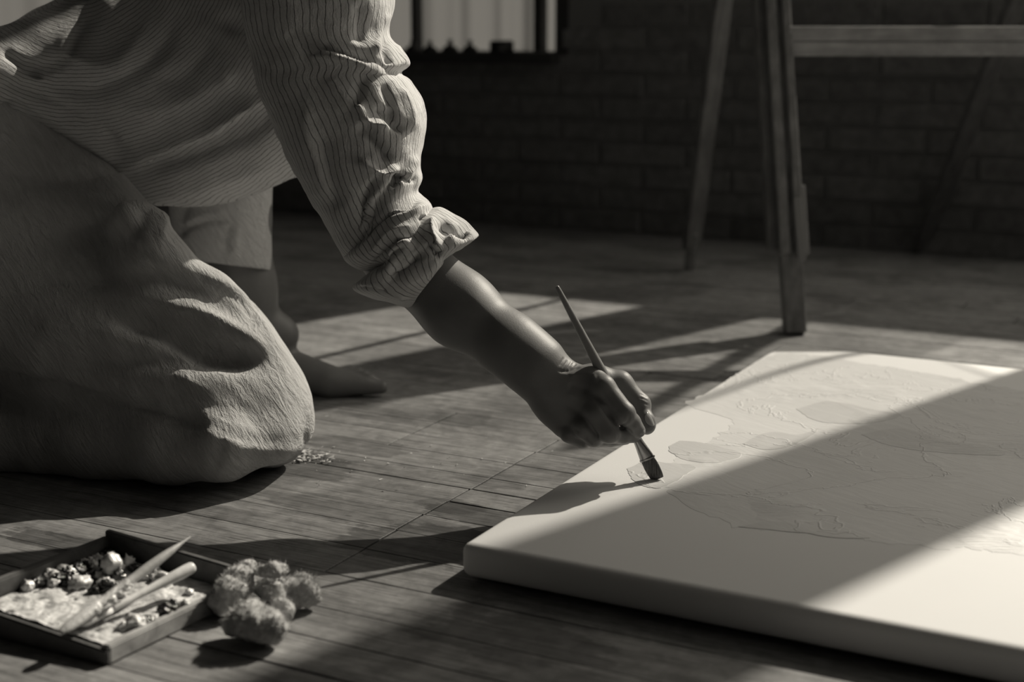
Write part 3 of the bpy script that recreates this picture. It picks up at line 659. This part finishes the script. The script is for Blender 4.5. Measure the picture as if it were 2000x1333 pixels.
# ---------------------------------------------------------------- rag
def px3(x, y, d): return D(x, y, d)
fd = Field((-.30, .98, -.004), (-.13, 1.17, .075), .0013)
def rb3(x, y, z, r, rz=None): p = G(x, y, z); fd.ell(p, (r/2400, r/2400, (rz or r)/2400), .0022)
for x, y, z, r, rz in [(468, 1135, .022, 30, 30), (452, 1160, .018, 31, 30), (436, 1182, .010, 26, 22), (480, 1122, .022, 22, 24), (515, 1118, .030, 16, 12), (535, 1115, .032, 16, 12), (553, 1113, .031, 14, 12), (530, 1150, .012, 30, 26),
                       (583, 1158, .014, 26, 22), (603, 1162, .013, 20, 22), (565, 1150, .014, 22, 20), (495, 1212, .020, 37, 32), (465, 1216, .014, 26, 24), (528, 1226, .016, 32, 30), (545, 1168, .024, 14, 28), (552, 1198, .018, 17, 30), (505, 1238, .008, 30, 16), (590, 1135, .012, 18, 16)]: rb3(x, y, z, r, rz)
V, Fc = fd.mesh(); V = smooth_v(V, Fc, 1); N = normals(V, Fc)
dsp = np.array([mnoise.noise(Vector(v*75))*.0040+abs(mnoise.noise(Vector(v*150)))*.0026+mnoise.noise(Vector(v*600))*.0010 for v in V])
V = V+N*dsp[:, None]
V[:, 2] = np.maximum(V[:, 2], .0004)
def m_rag(t, b):
    P = t.coords(0, (1, 1, 1)); n = t.noise(P, 120, 5, .7); n2 = t.noise(P, 620, 4, .7)
    t.l(t.grey(t.math('MULTIPLY', t.ramp(n, .3, .7, .5, 1.2), .74)), b.inputs['Base Color']); t.bump(b, t.math('ADD', n, n2), 1, .002); b.inputs['Sheen Weight'].default_value = .4
M_RAG = mat('terry_rag_cloth', .5, .95, .1, m_rag)
rg = empty('paint_rag', G(520, 1180)); tag(rg, 'crumpled fluffy rag on the floor beside the palette tray', 'rag')
o = mesh_obj('rag_cloth', V, Fc, M_RAG); place(o, rg)
bm = bmesh.new(); N = normals(V, Fc); idx = rng.choice(len(V), min(len(V), 8000), replace=False)
for i in idx:
    if N[i][2] < -.1: continue
    p = V[i]; d = N[i]+rng.normal(0, .55, 3); d /= np.linalg.norm(d); L = rng.uniform(.0015, .0042); s = np.cross(d, rng.normal(0, 1, 3)); s = s/np.linalg.norm(s)*.00030
    bend = rng.normal(0, .0010, 3); a_, b_, c_ = [bm.verts.new(q) for q in (p-s, p+s, p+d*L+bend)]; bm.faces.new((a_, b_, c_))
for i in range(60):
    p = G(rng.uniform(585, 615), rng.uniform(1138, 1150), .02); d = np.array([rng.normal(.1, .25), rng.normal(0, .2), 1]); d /= np.linalg.norm(d); L = rng.uniform(.008, .016); s = np.array([.0003, 0, 0])
    a_, b_, c_ = [bm.verts.new(q) for q in (p-s, p+s, p+d*L)]; bm.faces.new((a_, b_, c_))
o = bm_obj('frayed_fibres', bm, M_RAG, rg); o['kind'] = 'stuff'
# paint crumbs by the knee
bm = bmesh.new(); r_ = random.Random(9)
for i in range(150):
    x = r_.gauss(605, 24); y = 893+(x-600)*.12+r_.gauss(0, 8); p = G(x, y); s = r_.uniform(.001, .0048)
    if r_.random() < .2: p = G(r_.uniform(620, 1100), r_.uniform(830, 960)); s *= .6
    vs = [bm.verts.new((p[0]+r_.uniform(-s, s), p[1]+r_.uniform(-s, s), .0003+r_.uniform(0, s*.8))) for _ in range(4)]
    for f in ((0, 1, 2), (0, 2, 3), (0, 1, 3), (1, 2, 3)): bm.faces.new([vs[k] for k in f])
tag(bm_obj('paint_crumbs', bm, mat('dry_paint_crumb', .55, .8, .2)), 'scatter of pale dried paint crumbs on the boards beside the knee', 'paint crumbs', kind='stuff')

# ---------------------------------------------------------------- the painter
per = tag(empty('person', (-.35, 1.5, 0)), 'person kneeling on the floorboards in striped rolled-sleeve shirt, leaning forward to paint', 'person')
# body: right forearm and hand (fine), the rest hidden in the clothes (coarse), one mesh
def HP(x, y, d): return D(x, y, d)
S = 1.0/1990
hd = Field((-.14, 1.26, .05), (.16, 1.47, .30), .0014)
elb = HP(770, 490, 1.405); fa = HP(899, 605, 1.375); fb = HP(1000, 678, 1.352); fc = HP(1048, 716, 1.344); wr = HP(1078, 750, 1.340)
hd.chain([elb, fa, fb, fc, wr], [.036, .0345, .0280, .0255, .0225], .02)
hd.cone(fc+np.array([0, 0, -.004]), HP(1090, 785, 1.343), .0225, .0205, .015)
# metacarpal block
mi, mm, mr, mp = HP(1158, 742, 1.330), HP(1150, 784, 1.322), HP(1130, 818, 1.326), HP(1104, 832, 1.334)
wtop, wbot = HP(1090, 742, 1.340), HP(1082, 785, 1.340)
hd.cone(wtop, mi, .0185, .0125, .012); hd.cone(wr, mm, .0190, .0130, .012); hd.cone(wbot, mr, .0175, .0125, .012); hd.cone(wbot, mp, .0165, .0120, .012)
hd.ell(HP(1120, 785, 1.345), (.030, .020, .028), .014)
# thumb
hd.chain([HP(1110, 750, 1.360), HP(1160, 748, 1.372), HP(1210, 752, 1.372)], [.017, .0165, .0135], .012)
hd.chain([HP(1210, 750, 1.372), HP(1246, 788, 1.365)], [.0125, .0108], .005); hd.ell(HP(1250, 791, 1.364), (.0112, .011, .0112), .003)
hd.chain([HP(1248, 790, 1.364), HP(1263, 832, 1.350)], [.0098, .0086], .003); hd.ell(HP(1262, 826, 1.351), (.0094, .0088, .0112), .003)
# index
hd.chain([mi, HP(1178, 757, 1.317), HP(1218, 806, 1.306)], [.0120, .0114, .0102], .004); hd.ell(HP(1220, 809, 1.3055), (.0110, .0104, .0112), .002)
hd.chain([HP(1221, 811, 1.307), HP(1234, 825, 1.312), HP(1247, 842, 1.318)], [.0094, .0086, .0070], .002)
# middle
hd.chain([mm, HP(1165, 806, 1.308), HP(1187, 843, 1.303)], [.0122, .0112, .0104], .004); hd.ell(HP(1190, 846, 1.303), (.0110, .0104, .0106), .002)
hd.chain([HP(1192, 848, 1.306), HP(1215, 851, 1.315), HP(1239, 853, 1.326)], [.0092, .0082, .0064], .002)
# ring
hd.chain([mr, HP(1140, 836, 1.313), HP(1161, 855, 1.312)], [.0118, .0104, .0090], .004)
hd.chain([HP(1160, 857, 1.314), HP(1192, 858, 1.326), HP(1222, 857, 1.334)], [.0088, .0078, .0062], .002)
# little finger
hd.chain([mp, HP(1113, 846, 1.323), HP(1140, 861, 1.322)], [.0110, .0096, .0080], .003)
hd.chain([HP(1140, 861, 1.324), HP(1168, 861, 1.336), HP(1186, 858, 1.344)], [.0076, .0068, .0058], .002)
hd.ell(HP(1206, 837, 1.324), (.013, .009, .009), .003)
Vh, Fh = hd.mesh(); Vh = smooth_v(Vh, Fh, 2)
Vh = folds(Vh, Fh, [('v', [(1165, 727), (1166, 738), (1162, 750)], 3.5, .0007), ('r', [(1110, 736), (1138, 730), (1158, 732)], 6, .0012), ('r', [(1105, 768), (1125, 774), (1146, 786)], 7, .0011), ('v', [(1108, 754), (1130, 757), (1150, 766)], 7, .0012),
                    ('v', [(1160, 775), (1180, 798), (1198, 824)], 4, .0016), ('v', [(1140, 812), (1152, 832), (1170, 856)], 4, .0016), ('v', [(1120, 836), (1135, 848), (1150, 862)], 3.5, .0012), ('v', [(1100, 792), (1120, 798), (1135, 810)], 7, .0010),
                    ('v', [(1204, 829), (1216, 831), (1227, 823), (1229, 812)], 2.4, .0011), ('v', [(1206, 838), (1222, 838), (1236, 846)], 2.6, .0014), ('v', [(1204, 846), (1208, 852), (1205, 860)], 2.2, .0008),
                    ('v', [(1098, 722), (1104, 712), (1110, 704)], 2.0, .0008), ('v', [(1104, 724), (1112, 714), (1118, 706)], 2.0, .0009), ('v', [(1092, 716), (1098, 706), (1102, 698)], 2.0, .0008), ('v', [(1110, 722), (1118, 716), (1126, 710)], 2.0, .0008), ('v', [(1088, 724), (1110, 725), (1135, 716)], 3.4, .0013),
                    ('r', [(900, 560), (960, 620), (1010, 665), (1080, 712)], 22, .0020), ('v', [(1250, 770), (1258, 773), (1266, 778)], 1.8, .0006), ('v', [(1248, 777), (1258, 780), (1267, 785)], 1.8, .0006), ('v', [(1248, 784), (1258, 788), (1268, 792)], 1.8, .0006)])
# rest of the body
bd = Field((-1.05, 1.15, -.02), (.15, 2.1, 1.0), .011)
hip = np.array([-.60, 1.58, .30]); hipL = np.array([-.60, 1.76, .30]); chest = HP(560, -90, 1.69)
kneeR = HP(470, 800, 1.50); bd.cone(np.array([-.60, 1.60, .28]), kneeR, .070, .035, .02); bd.cone(kneeR, np.array([-.66, 1.52, .055]), .035, .032, .02); bd.chain([np.array([-.66, 1.52, .05]), np.array([-.78, 1.52, .03])], [.033, .022], .02)
bd.chain([hip, hipL], [.08, .08], .05); bd.chain([(hip+hipL)/2, HP(300, 110, 1.67), chest, HP(760, -260, 1.62)], [.075, .06, .058, .045], .04)
bd.chain([HP(640, -110, 1.50), HP(700, 190, 1.425), elb, fa], [.045, .040, .034, .030], .02)
sh2 = HP(650, -120, 1.74); bd.chain([chest, sh2, HP(560, 40, 1.86), HP(500, 130, 1.80)], [.05, .045, .034, .03], .02); bd.ell(HP(505, 150, 1.78), (.035, .028, .018), .015)
kneeL = HP(470, 215, 1.80); bd.cone(hipL, kneeL, .075, .055, .03)
hc = HP(850, -520, 1.62); bd.ell(hc, (.095, .075, .108), .02); bd.ell(hc+np.array([.07, 0, -.045]), (.045, .045, .05), .02); bd.ell(hc+np.array([.104, 0, -.012]), (.02, .011, .014), .01)
for s in (-1, 1): bd.ell(hc+np.array([-.005, s*.076, -.005]), (.02, .01, .03), .006)
Vb, Fb = bd.mesh(); Vb = smooth_v(Vb, Fb, 2)
# left lower leg and foot (visible, finer)
fo = Field((-.45, 1.66, -.004), (-.10, 1.96, .40), .0026)
ft = G(762, 778, .0)
ank = np.array([-.305, 1.815, .075]); toe = np.array([ft[0]-.012, ft[1]+.01, .012])
sh0 = HP(470, 230, 1.80); fo.chain([sh0, HP(462, 420, 1.80), HP(474, 560, 1.805), HP(505, 690, 1.81), ank], [.036, .040, .040, .031, .027], .02)
fo.ell(ank+np.array([-.02, 0, -.045]), (.034, .028, .030), .015)
fo.cone(np.array([-.295, 1.81, .036]), np.array([-.215, 1.795, .018]), .022, .013, .012)
fo.chain([ank+np.array([-.01, 0, -.045]), np.array([-.235, 1.785, .016]), toe+np.array([-.02, 0, .003])], [.024, .0155, .011], .012)
fo.chain([np.array([-.225, 1.785, .015]), toe], [.0135, .009], .005)
for i, (dx, dy) in enumerate([(-.006, .022), (-.014, .040), (-.024, .056), (-.036, .070)]):
    fo.chain([np.array([-.235, 1.80+.012*i, .014]), toe+np.array([dx-.012, dy, .004]), toe+np.array([dx, dy, -.002])], [.012, .0085, .0075], .004)
Vf, Ff = fo.mesh(); Vf = smooth_v(Vf, Ff, 2); Vf[:, 2] = np.maximum(Vf[:, 2], .0005)
n1_, n2_ = len(Vh), len(Vh)+len(Vb)
keep = [f for f in Fb]
body = mesh_obj('body', np.vstack([Vh, Vb, Vf]), Fh+[tuple(k+n1_ for k in f) for f in keep]+[tuple(k+n2_ for k in f) for f in Ff], M_SKIN); place(body, per)
# nails
def nail(c, nrm, along, w_, l_):
    n = Vector(nrm).normalized(); a_ = Vector(along); a_ = (a_-n*a_.dot(n)).normalized(); s_ = n.cross(a_); V = []; m = 9
    for i in range(m):
        for j in range(m):
            x = (i/(m-1)*2-1); y = (j/(m-1)*2-1); xx = x*math.sqrt(1-y*y/2); yy = y*math.sqrt(1-x*x/2)
            V.append(Vector([float(q) for q in c])+a_*(yy*l_)+s_*(xx*w_)-n*(xx*xx*w_*.55+yy*yy*l_*.12))
    o = mesh_obj('fingernail', V, [(i*m+j, (i+1)*m+j, (i+1)*m+j+1, i*m+j+1) for i in range(m-1) for j in range(m-1)], M_NAIL)
    md = o.modifiers.new('t', 'SOLIDIFY'); md.thickness = .0006; md.offset = 0; place(o, per)
nail(HP(1271.5, 818, 1.3425), (.75, -.5, .42), BAX*np.array([1, 1, 1]), .0058, .0078)
nail(HP(1250.5, 838, 1.3115), (.35, -.85, .30), (.5, .1, -.8), .0048, .0062)
# hair and face features (above the frame, turned down to the work)
hr = Field((hc[0]-.16, hc[1]-.14, hc[2]-.12), (hc[0]+.16, hc[1]+.14, hc[2]+.16), .007)
hr.ell(hc+np.array([-.022, 0, .018]), (.10, .086, .105), .01); hr.ell(hc+np.array([-.11, 0, .03]), (.045, .045, .045), .02)
hr.ell(hc+np.array([.085, 0, -.06]), (.07, .08, .075), .01, 'sub')
Vr, Fr = hr.mesh(); Vr = smooth_v(Vr, Fr, 2); o = mesh_obj('hair', Vr, Fr, mat('dark_hair', .03, .6, .3)); place(o, per); o['label'] = 'dark hair tied back'
for s in (-1, 1):
    bm = bmesh.new(); bmesh.ops.create_uvsphere(bm, u_segments=12, v_segments=8, radius=.012); bm.transform(Matrix.Translation(Vector([float(q) for q in hc+np.array([.082, s*.032, .008])]))); bm_obj('eye', bm, M_NAIL, per, True)
bm = bmesh.new(); beam(bm, hc+np.array([.108, -.02, -.062]), hc+np.array([.108, .02, -.062]), (0, 0, 1), .010, .012, bev=.004); bm_obj('mouth', bm, mat('lips', .12, .5), per, True)

# trousers
tz = Field((-1.0, 1.18, -.006), (-.12, 1.95, .56), .0048)
def kx(x, y, d, r): return (HP(x, y, d), r*d/F)
def strand(L, k=.03):
    P_ = [HP(x, y, d) for x, y, d, r in L]; R_ = [r*d/F for x, y, d, r in L]; tz.chain(P_, R_, k)
strand([(-190, 260, 1.62, 190), (0, 400, 1.61, 170), (160, 530, 1.59, 138), (300, 602, 1.575, 106), (420, 672, 1.555, 88), (500, 728, 1.53, 78)], .05)
strand([(-190, 420, 1.54, 190), (0, 560, 1.53, 165), (160, 665, 1.50, 130), (300, 722, 1.475, 100), (420, 775, 1.465, 88), (505, 812, 1.465, 80)], .05)
strand([(-220, 290, 1.60, 185), (0, 372, 1.60, 160), (150, 455, 1.59, 125), (250, 520, 1.58, 90)], .04)
tz.ell(HP(518, 800, 1.485), (.0455, .050, .060), .03); tz.ell(HP(545, 830, 1.475), (.032, .040, .038), .02)
strand([(535, 858, 1.43, 48), (430, 876, 1.40, 62), (330, 872, 1.42, 70), (200, 862, 1.46, 78), (0, 855, 1.50, 84), (-250, 845, 1.52, 90)], .02)
strand([(-260, 250, 1.46, 190), (-150, 240, 1.60, 200), (-260, 260, 1.76, 190)], .05)           # seat and hips
strand([(-200, 260, 1.76, 150), (150, 250, 1.80, 120), (420, 205, 1.80, 100)], .03)              # left thigh
strand([(270, 440, 1.50, 52), (300, 520, 1.49, 60), (400, 600, 1.50, 62), (480, 680, 1.49, 60)], .03)   # loose cloth along the top of the near thigh
# lower left trouser leg: wide straight tube ending in a hem
Lg, Fg, Ug = loft([(300, 130, 545, 130, 1.80, .075), (310, 230, 545, 230, 1.80, .075), (325, 330, 532, 340, 1.80, .070), (335, 420, 529, 440, 1.80, .066), (340, 470, 530, 500, 1.80, .064), (343, 503, 531, 527, 1.80, .063), (350, 498, 524, 520, 1.80, .058), (352, 460, 520, 480, 1.80, .055)], 90, 90, .9)
Lg = smooth_v(Lg, Fg, 1)
if np.einsum('ij,ij->i', normals(Lg, Fg), Lg-Lg.mean(0)).mean() < 0: Fg = [f[::-1] for f in Fg]
Lg = folds(Lg, Fg, [('v', [(345, 455), (400, 436), (452, 430)], 5, .006), ('r', [(350, 440), (400, 420), (450, 418)], 10, .004), ('v', [(452, 434), (446, 470), (440, 500)], 5, .005), ('r', [(462, 440), (458, 480), (454, 512)], 8, .004), ('v', [(372, 395), (352, 430), (360, 470)], 8, .006)], None)
Vt, Ft = tz.mesh(); Vt = smooth_v(Vt, Ft, 2)
Vt = folds(Vt, Ft, [
    ('r', [(204, 568), (280, 580), (348, 600), (424, 614), (488, 660), (540, 688)], 13, .007), ('v', [(215, 535), (300, 540), (370, 560), (440, 590), (500, 640)], 24, .012), ('v', [(215, 622), (300, 640), (380, 668), (450, 690), (530, 712)], 20, .012),
    ('v', [(370, 535), (420, 556), (465, 585), (495, 622), (498, 645)], 6, .005), ('r', [(400, 540), (445, 560), (490, 596), (520, 640), (548, 680)], 7, .004),
    ('v', [(60, 690), (200, 705), (330, 700), (450, 700), (540, 712)], 26, .010), ('r', [(200, 800), (330, 800), (430, 792), (520, 785)], 32, .006), ('r', [(60, 640), (160, 652), (250, 650)], 12, .004),
    ('v', [(-100, 722), (0, 738), (110, 758), (220, 788), (330, 812), (430, 838)], 9, .010), ('r', [(380, 832), (425, 850), (500, 872), (580, 876)], 10, .008), ('v', [(330, 826), (400, 838), (470, 856), (545, 868), (592, 862)], 9, .006),
    ('v', [(424, 838), (432, 862), (424, 900), (412, 925)], 6, .005), ('v', [(604, 812), (598, 850), (596, 880)], 4, .004),
    ('r', [(310, 745), (345, 765), (395, 790)], 5, .0035), ('v', [(325, 743), (360, 762), (405, 785)], 5, .0035), ('r', [(350, 735), (385, 755), (420, 790)], 5, .003),
    ('r', [(250, 390), (235, 430), (205, 465)], 13, .008), ('v', [(290, 400), (275, 440), (250, 470)], 10, .006), ('r', [(325, 400), (318, 450), (312, 480)], 9, .006),
    ('v', [(30, 330), (120, 352), (210, 340)], 14, .006), ('r', [(20, 380), (130, 400), (220, 385)], 16, .004), ('v', [(60, 540), (160, 552), (250, 540)], 16, .005)])
Vt = smooth_v(Vt, Ft, 2); Nn = normals(Vt, Ft)
Vt = Vt+Nn*np.array([mnoise.noise(Vector((v[0]*26+v[2]*20, v[1]*14, v[2]*26-v[0]*20)))*.0022+mnoise.noise(Vector((v[0]*70+v[2]*70, v[1]*22, (v[2]-v[0])*22)))*.0011 for v in Vt])[:, None]
Vt[:, 2] = np.maximum(Vt[:, 2], .001)
tro = mesh_obj('trousers', Vt, Ft, M_PANTS); place(tro, per); tro['label'] = 'loose pale crinkled cotton trousers'
lg = mesh_obj('trouser_leg', Lg, Fg, M_PANTS); lg.parent = tro; lg.location = (0, 0, 0); lg['label'] = 'cropped left trouser leg ending above the shin'

# shirt body
Vs, Fs, Us = loft([(-420, 120, -420, 330, 1.56, .16), (-250, 70, -240, 270, 1.57, .15), (-110, 92, -100, 216, 1.60, .14), (-20, 62, 4, 228, 1.62, .13), (50, 28, 44, 240, 1.64, .13), (120, -4, 112, 274, 1.66, .13), (200, -55, 190, 332, 1.675, .125), (270, -95, 248, 378, 1.69, .12), (350, -130, 330, 396, 1.70, .115), (430, -160, 410, 401, 1.70, .11),
                   (510, -190, 490, 383, 1.69, .11), (570, -205, 560, 352, 1.68, .11), (610, -210, 592, 335, 1.67, .11), (650, -215, 604, 250, 1.66, .12), (700, -225, 650, 110, 1.65, .13), (740, -240, 720, -20, 1.64, .11), (770, -260, 765, -120, 1.63, .07), (800, -270, 800, -170, 1.62, .05)], 240, 200, .9)
Vs = folds(Vs, Fs, [
    ('s', [(200, 352), (330, 297), (420, 262), (530, 196)], 14, .012), ('v', [(260, 340), (340, 318), (420, 290), (500, 250), (560, 190)], 16, .010), ('r', [(250, 378), (350, 372), (450, 352), (560, 310)], 18, .006),
    ('v', [(60, 170), (150, 178), (250, 150), (320, 90), (350, 0)], 16, .008), ('r', [(100, 90), (190, 130), (240, 110), (290, 40)], 20, .008), ('v', [(40, 140), (120, 120), (160, 60), (190, 10)], 12, .006),
    ('v', [(420, 30), (470, 60), (500, 120), (520, 200)], 16, .012), ('r', [(400, 100), (440, 130), (450, 180)], 16, .007), ('v', [(290, 160), (360, 150), (420, 90)], 14, .005), ('r', [(180, 200), (290, 215), (400, 180), (470, 120)], 16, .005),
    ('v', [(0, 95), (40, 120), (90, 150)], 8, .006), ('r', [(0, 200), (60, 205), (150, 260), (240, 330)], 12, .006), ('v', [(0, 170), (70, 180), (160, 225), (260, 300)], 12, .006), ('v', [(0, 215), (25, 205), (60, 215)], 6, .004)])
Ns = normals(Vs, Fs)
if np.einsum('ij,ij->i', Ns, Vs-Vs.mean(0)).mean() < 0: Fs = [f[::-1] for f in Fs]; Ns = -Ns
Vs = Vs+Ns*np.array([mnoise.noise(Vector(v*16))*.004+mnoise.noise(Vector(v*42))*.0016 for v in Vs])[:, None]
_q = PX(Vs)-np.array([150, -120]); Us[:, 0] = np.hypot(_q[:, 0], _q[:, 1])/7.6
sh = mesh_obj('shirt', Vs, Fs, M_SHIRT, uv=Us); place(sh, per); sh['label'] = 'pinstriped crinkled cotton shirt'
# near sleeve
Vl, Fl, Ul = loft([(400, -190, 690, -220, 1.53, .10), (425, -130, 735, -150, 1.50, .095), (455, -60, 762, -70, 1.47, .09), (474, 0, 768, 5, 1.455, .085), (488, 70, 758, 62, 1.45, .082), (496, 110, 782, 95, 1.446, .080), (500, 136, 800, 124, 1.444, .080), (508, 160, 784, 143, 1.442, .080), (522, 200, 802, 160, 1.438, .080), (540, 245, 824, 205, 1.434, .080),
                   (558, 288, 829, 245, 1.430, .078), (576, 330, 823, 285, 1.426, .076), (598, 370, 818, 322, 1.422, .073), (624, 415, 822, 350, 1.418, .068), (650, 460, 814, 372, 1.414, .062), (668, 492, 820, 388, 1.410, .056), (684, 510, 828, 402, 1.408, .050), (712, 518, 830, 420, 1.406, .042)], 260, 190, .72)
fold_s = [('s', [(600, 92), (640, 106), (690, 120), (765, 146)], 9, -.006), ('r', [(610, 98), (686, 118), (762, 143)], 6, .004), ('v', [(748, 75), (752, 100), (766, 132)], 7, .006), ('r', [(775, 85), (790, 110), (790, 130)], 7, .003),
          ('r', [(690, 190), (705, 215), (722, 240), (768, 248)], 8, .010), ('v', [(705, 150), (700, 185), (686, 205)], 10, .006), ('v', [(730, 210), (760, 225), (790, 262)], 9, .010), ('v', [(690, 250), (720, 262), (752, 300), (770, 316)], 12, .010),
          ('r', [(700, 308), (722, 326), (752, 340), (780, 325)], 8, .010), ('v', [(742, 345), (722, 375), (712, 420), (706, 455)], 9, .010), ('r', [(735, 372), (716, 420), (704, 460)], 5, .006), ('v', [(770, 355), (790, 350), (815, 352)], 6, .006),
          ('v', [(790, 330), (772, 360), (742, 400), (715, 450)], 9, .008), ('r', [(812, 300), (795, 345), (770, 370)], 7, .006), ('r', [(760, 20), (740, 60), (736, 110)], 8, .004), ('v', [(700, 0), (706, 50), (700, 90)], 12, .005),
          ('v', [(560, 60), (600, 90), (620, 100)], 14, .006), ('v', [(620, 250), (640, 330), (660, 420)], 16, .005), ('r', [(590, 200), (610, 290), (650, 400)], 16, .004), ('r', [(775, 170), (800, 205), (806, 260)], 10, .005), ('v', [(745, 160), (760, 200), (765, 240)], 8, .005), ('r', [(640, 150), (670, 190), (690, 210)], 12, .004)]
Nl = normals(Vl, Fl)
if np.einsum('ij,ij->i', Nl, Vl-Vl.mean(0)).mean() < 0: Fl = [f[::-1] for f in Fl]
Vl = folds(Vl, Fl, fold_s); Nl = normals(Vl, Fl)
Vl = Vl+Nl*np.array([mnoise.noise(Vector((v[0]*30, v[1]*30, v[2]*18)))*.0030+mnoise.noise(Vector(v*75))*.0012 for v in Vl])[:, None]
sl_ = mesh_obj('sleeve', Vl, Fl, M_SLEEVE, uv=Ul); sl_.parent = sh
# rolled cuff: tight turned roll, then the flaring turned-back edge
def cuff(name, st, fl_, n=110, m=150, sq=.9, seed=0, amp=.002):
    V, Fq, U = loft(st, n, m, sq); N = normals(V, Fq)
    if np.einsum('ij,ij->i', N, V-V.mean(0)).mean() < 0: Fq = [f[::-1] for f in Fq]
    V = folds(V, Fq, fl_); N = normals(V, Fq)
    V = V+N*np.array([mnoise.noise(Vector(v*48)+Vector((seed, 0, 0)))*amp for v in V])[:, None]
    o = mesh_obj(name, V, Fq, M_CUFF, uv=U); o.parent = sh; return o
c1 = cuff('rolled_cuff', [(700, 470, 812, 376, 1.404, .040), (680, 488, 822, 384, 1.404, .052), (674, 502, 836, 394, 1.402, .062), (690, 518, 846, 410, 1.400, .066), (716, 526, 850, 432, 1.398, .064), (742, 524, 846, 452, 1.396, .054), (760, 512, 838, 456, 1.396, .040)],
          [('r', [(702, 488), (752, 432), (806, 416), (840, 400)], 9, .008), ('v', [(690, 480), (740, 425), (795, 402), (825, 388)], 7, .007), ('v', [(730, 520), (765, 478), (805, 474), (838, 470)], 8, .008), ('r', [(716, 505), (760, 455), (815, 440)], 12, .004), ('v', [(820, 420), (832, 440), (836, 465)], 5, .006), ('r', [(828, 415), (843, 440), (848, 470)], 5, .005)])
c2 = cuff('cuff_edge', [(770, 500, 820, 430, 1.394, .030), (745, 518, 842, 408, 1.394, .046), (722, 534, 872, 414, 1.392, .056), (704, 548, 906, 434, 1.390, .060), (691, 561, 935, 458, 1.388, .060), (704, 573, 926, 468, 1.386, .058), (745, 586, 902, 484, 1.384, .054), (786, 596, 878, 496, 1.382, .046), (806, 597, 868, 500, 1.381, .040), (806, 588, 868, 506, 1.383, .038), (795, 575, 862, 502, 1.388, .036)],
          [('s', [(694, 558), (740, 562), (800, 592)], 6, .003), ('r', [(758, 542), (768, 505), (800, 478), (815, 478)], 9, .010), ('v', [(740, 530), (757, 505), (790, 482)], 6, .007), ('v', [(762, 548), (800, 522), (826, 492)], 7, .009), ('r', [(780, 560), (825, 535), (862, 498)], 12, .005), ('v', [(838, 470), (850, 490), (866, 500)], 6, .006),
           ('r', [(845, 425), (842, 455), (862, 490)], 7, .008), ('v', [(862, 430), (880, 452), (925, 458)], 9, .012), ('r', [(868, 470), (900, 462), (928, 462)], 6, .005), ('r', [(842, 405), (880, 418), (930, 455)], 5, .003), ('r', [(700, 560), (750, 572), (800, 590)], 6, .003)], seed=4)
c1['label'] = 'turned-up roll of the sleeve at the elbow'; c2['label'] = 'flaring loose edge of the rolled cuff'
# far sleeve (hidden behind the body)
Vx, Fx, Ux = loft([(560, -180, 740, -180, 1.76, .07), (520, -60, 680, -60, 1.84, .07), (500, 60, 600, 60, 1.86, .05), (500, 80, 590, 90, 1.85, .045)], 60, 60)
o = mesh_obj('sleeve', Vx, Fx, M_SLEEVE, uv=Ux); o.parent = sh
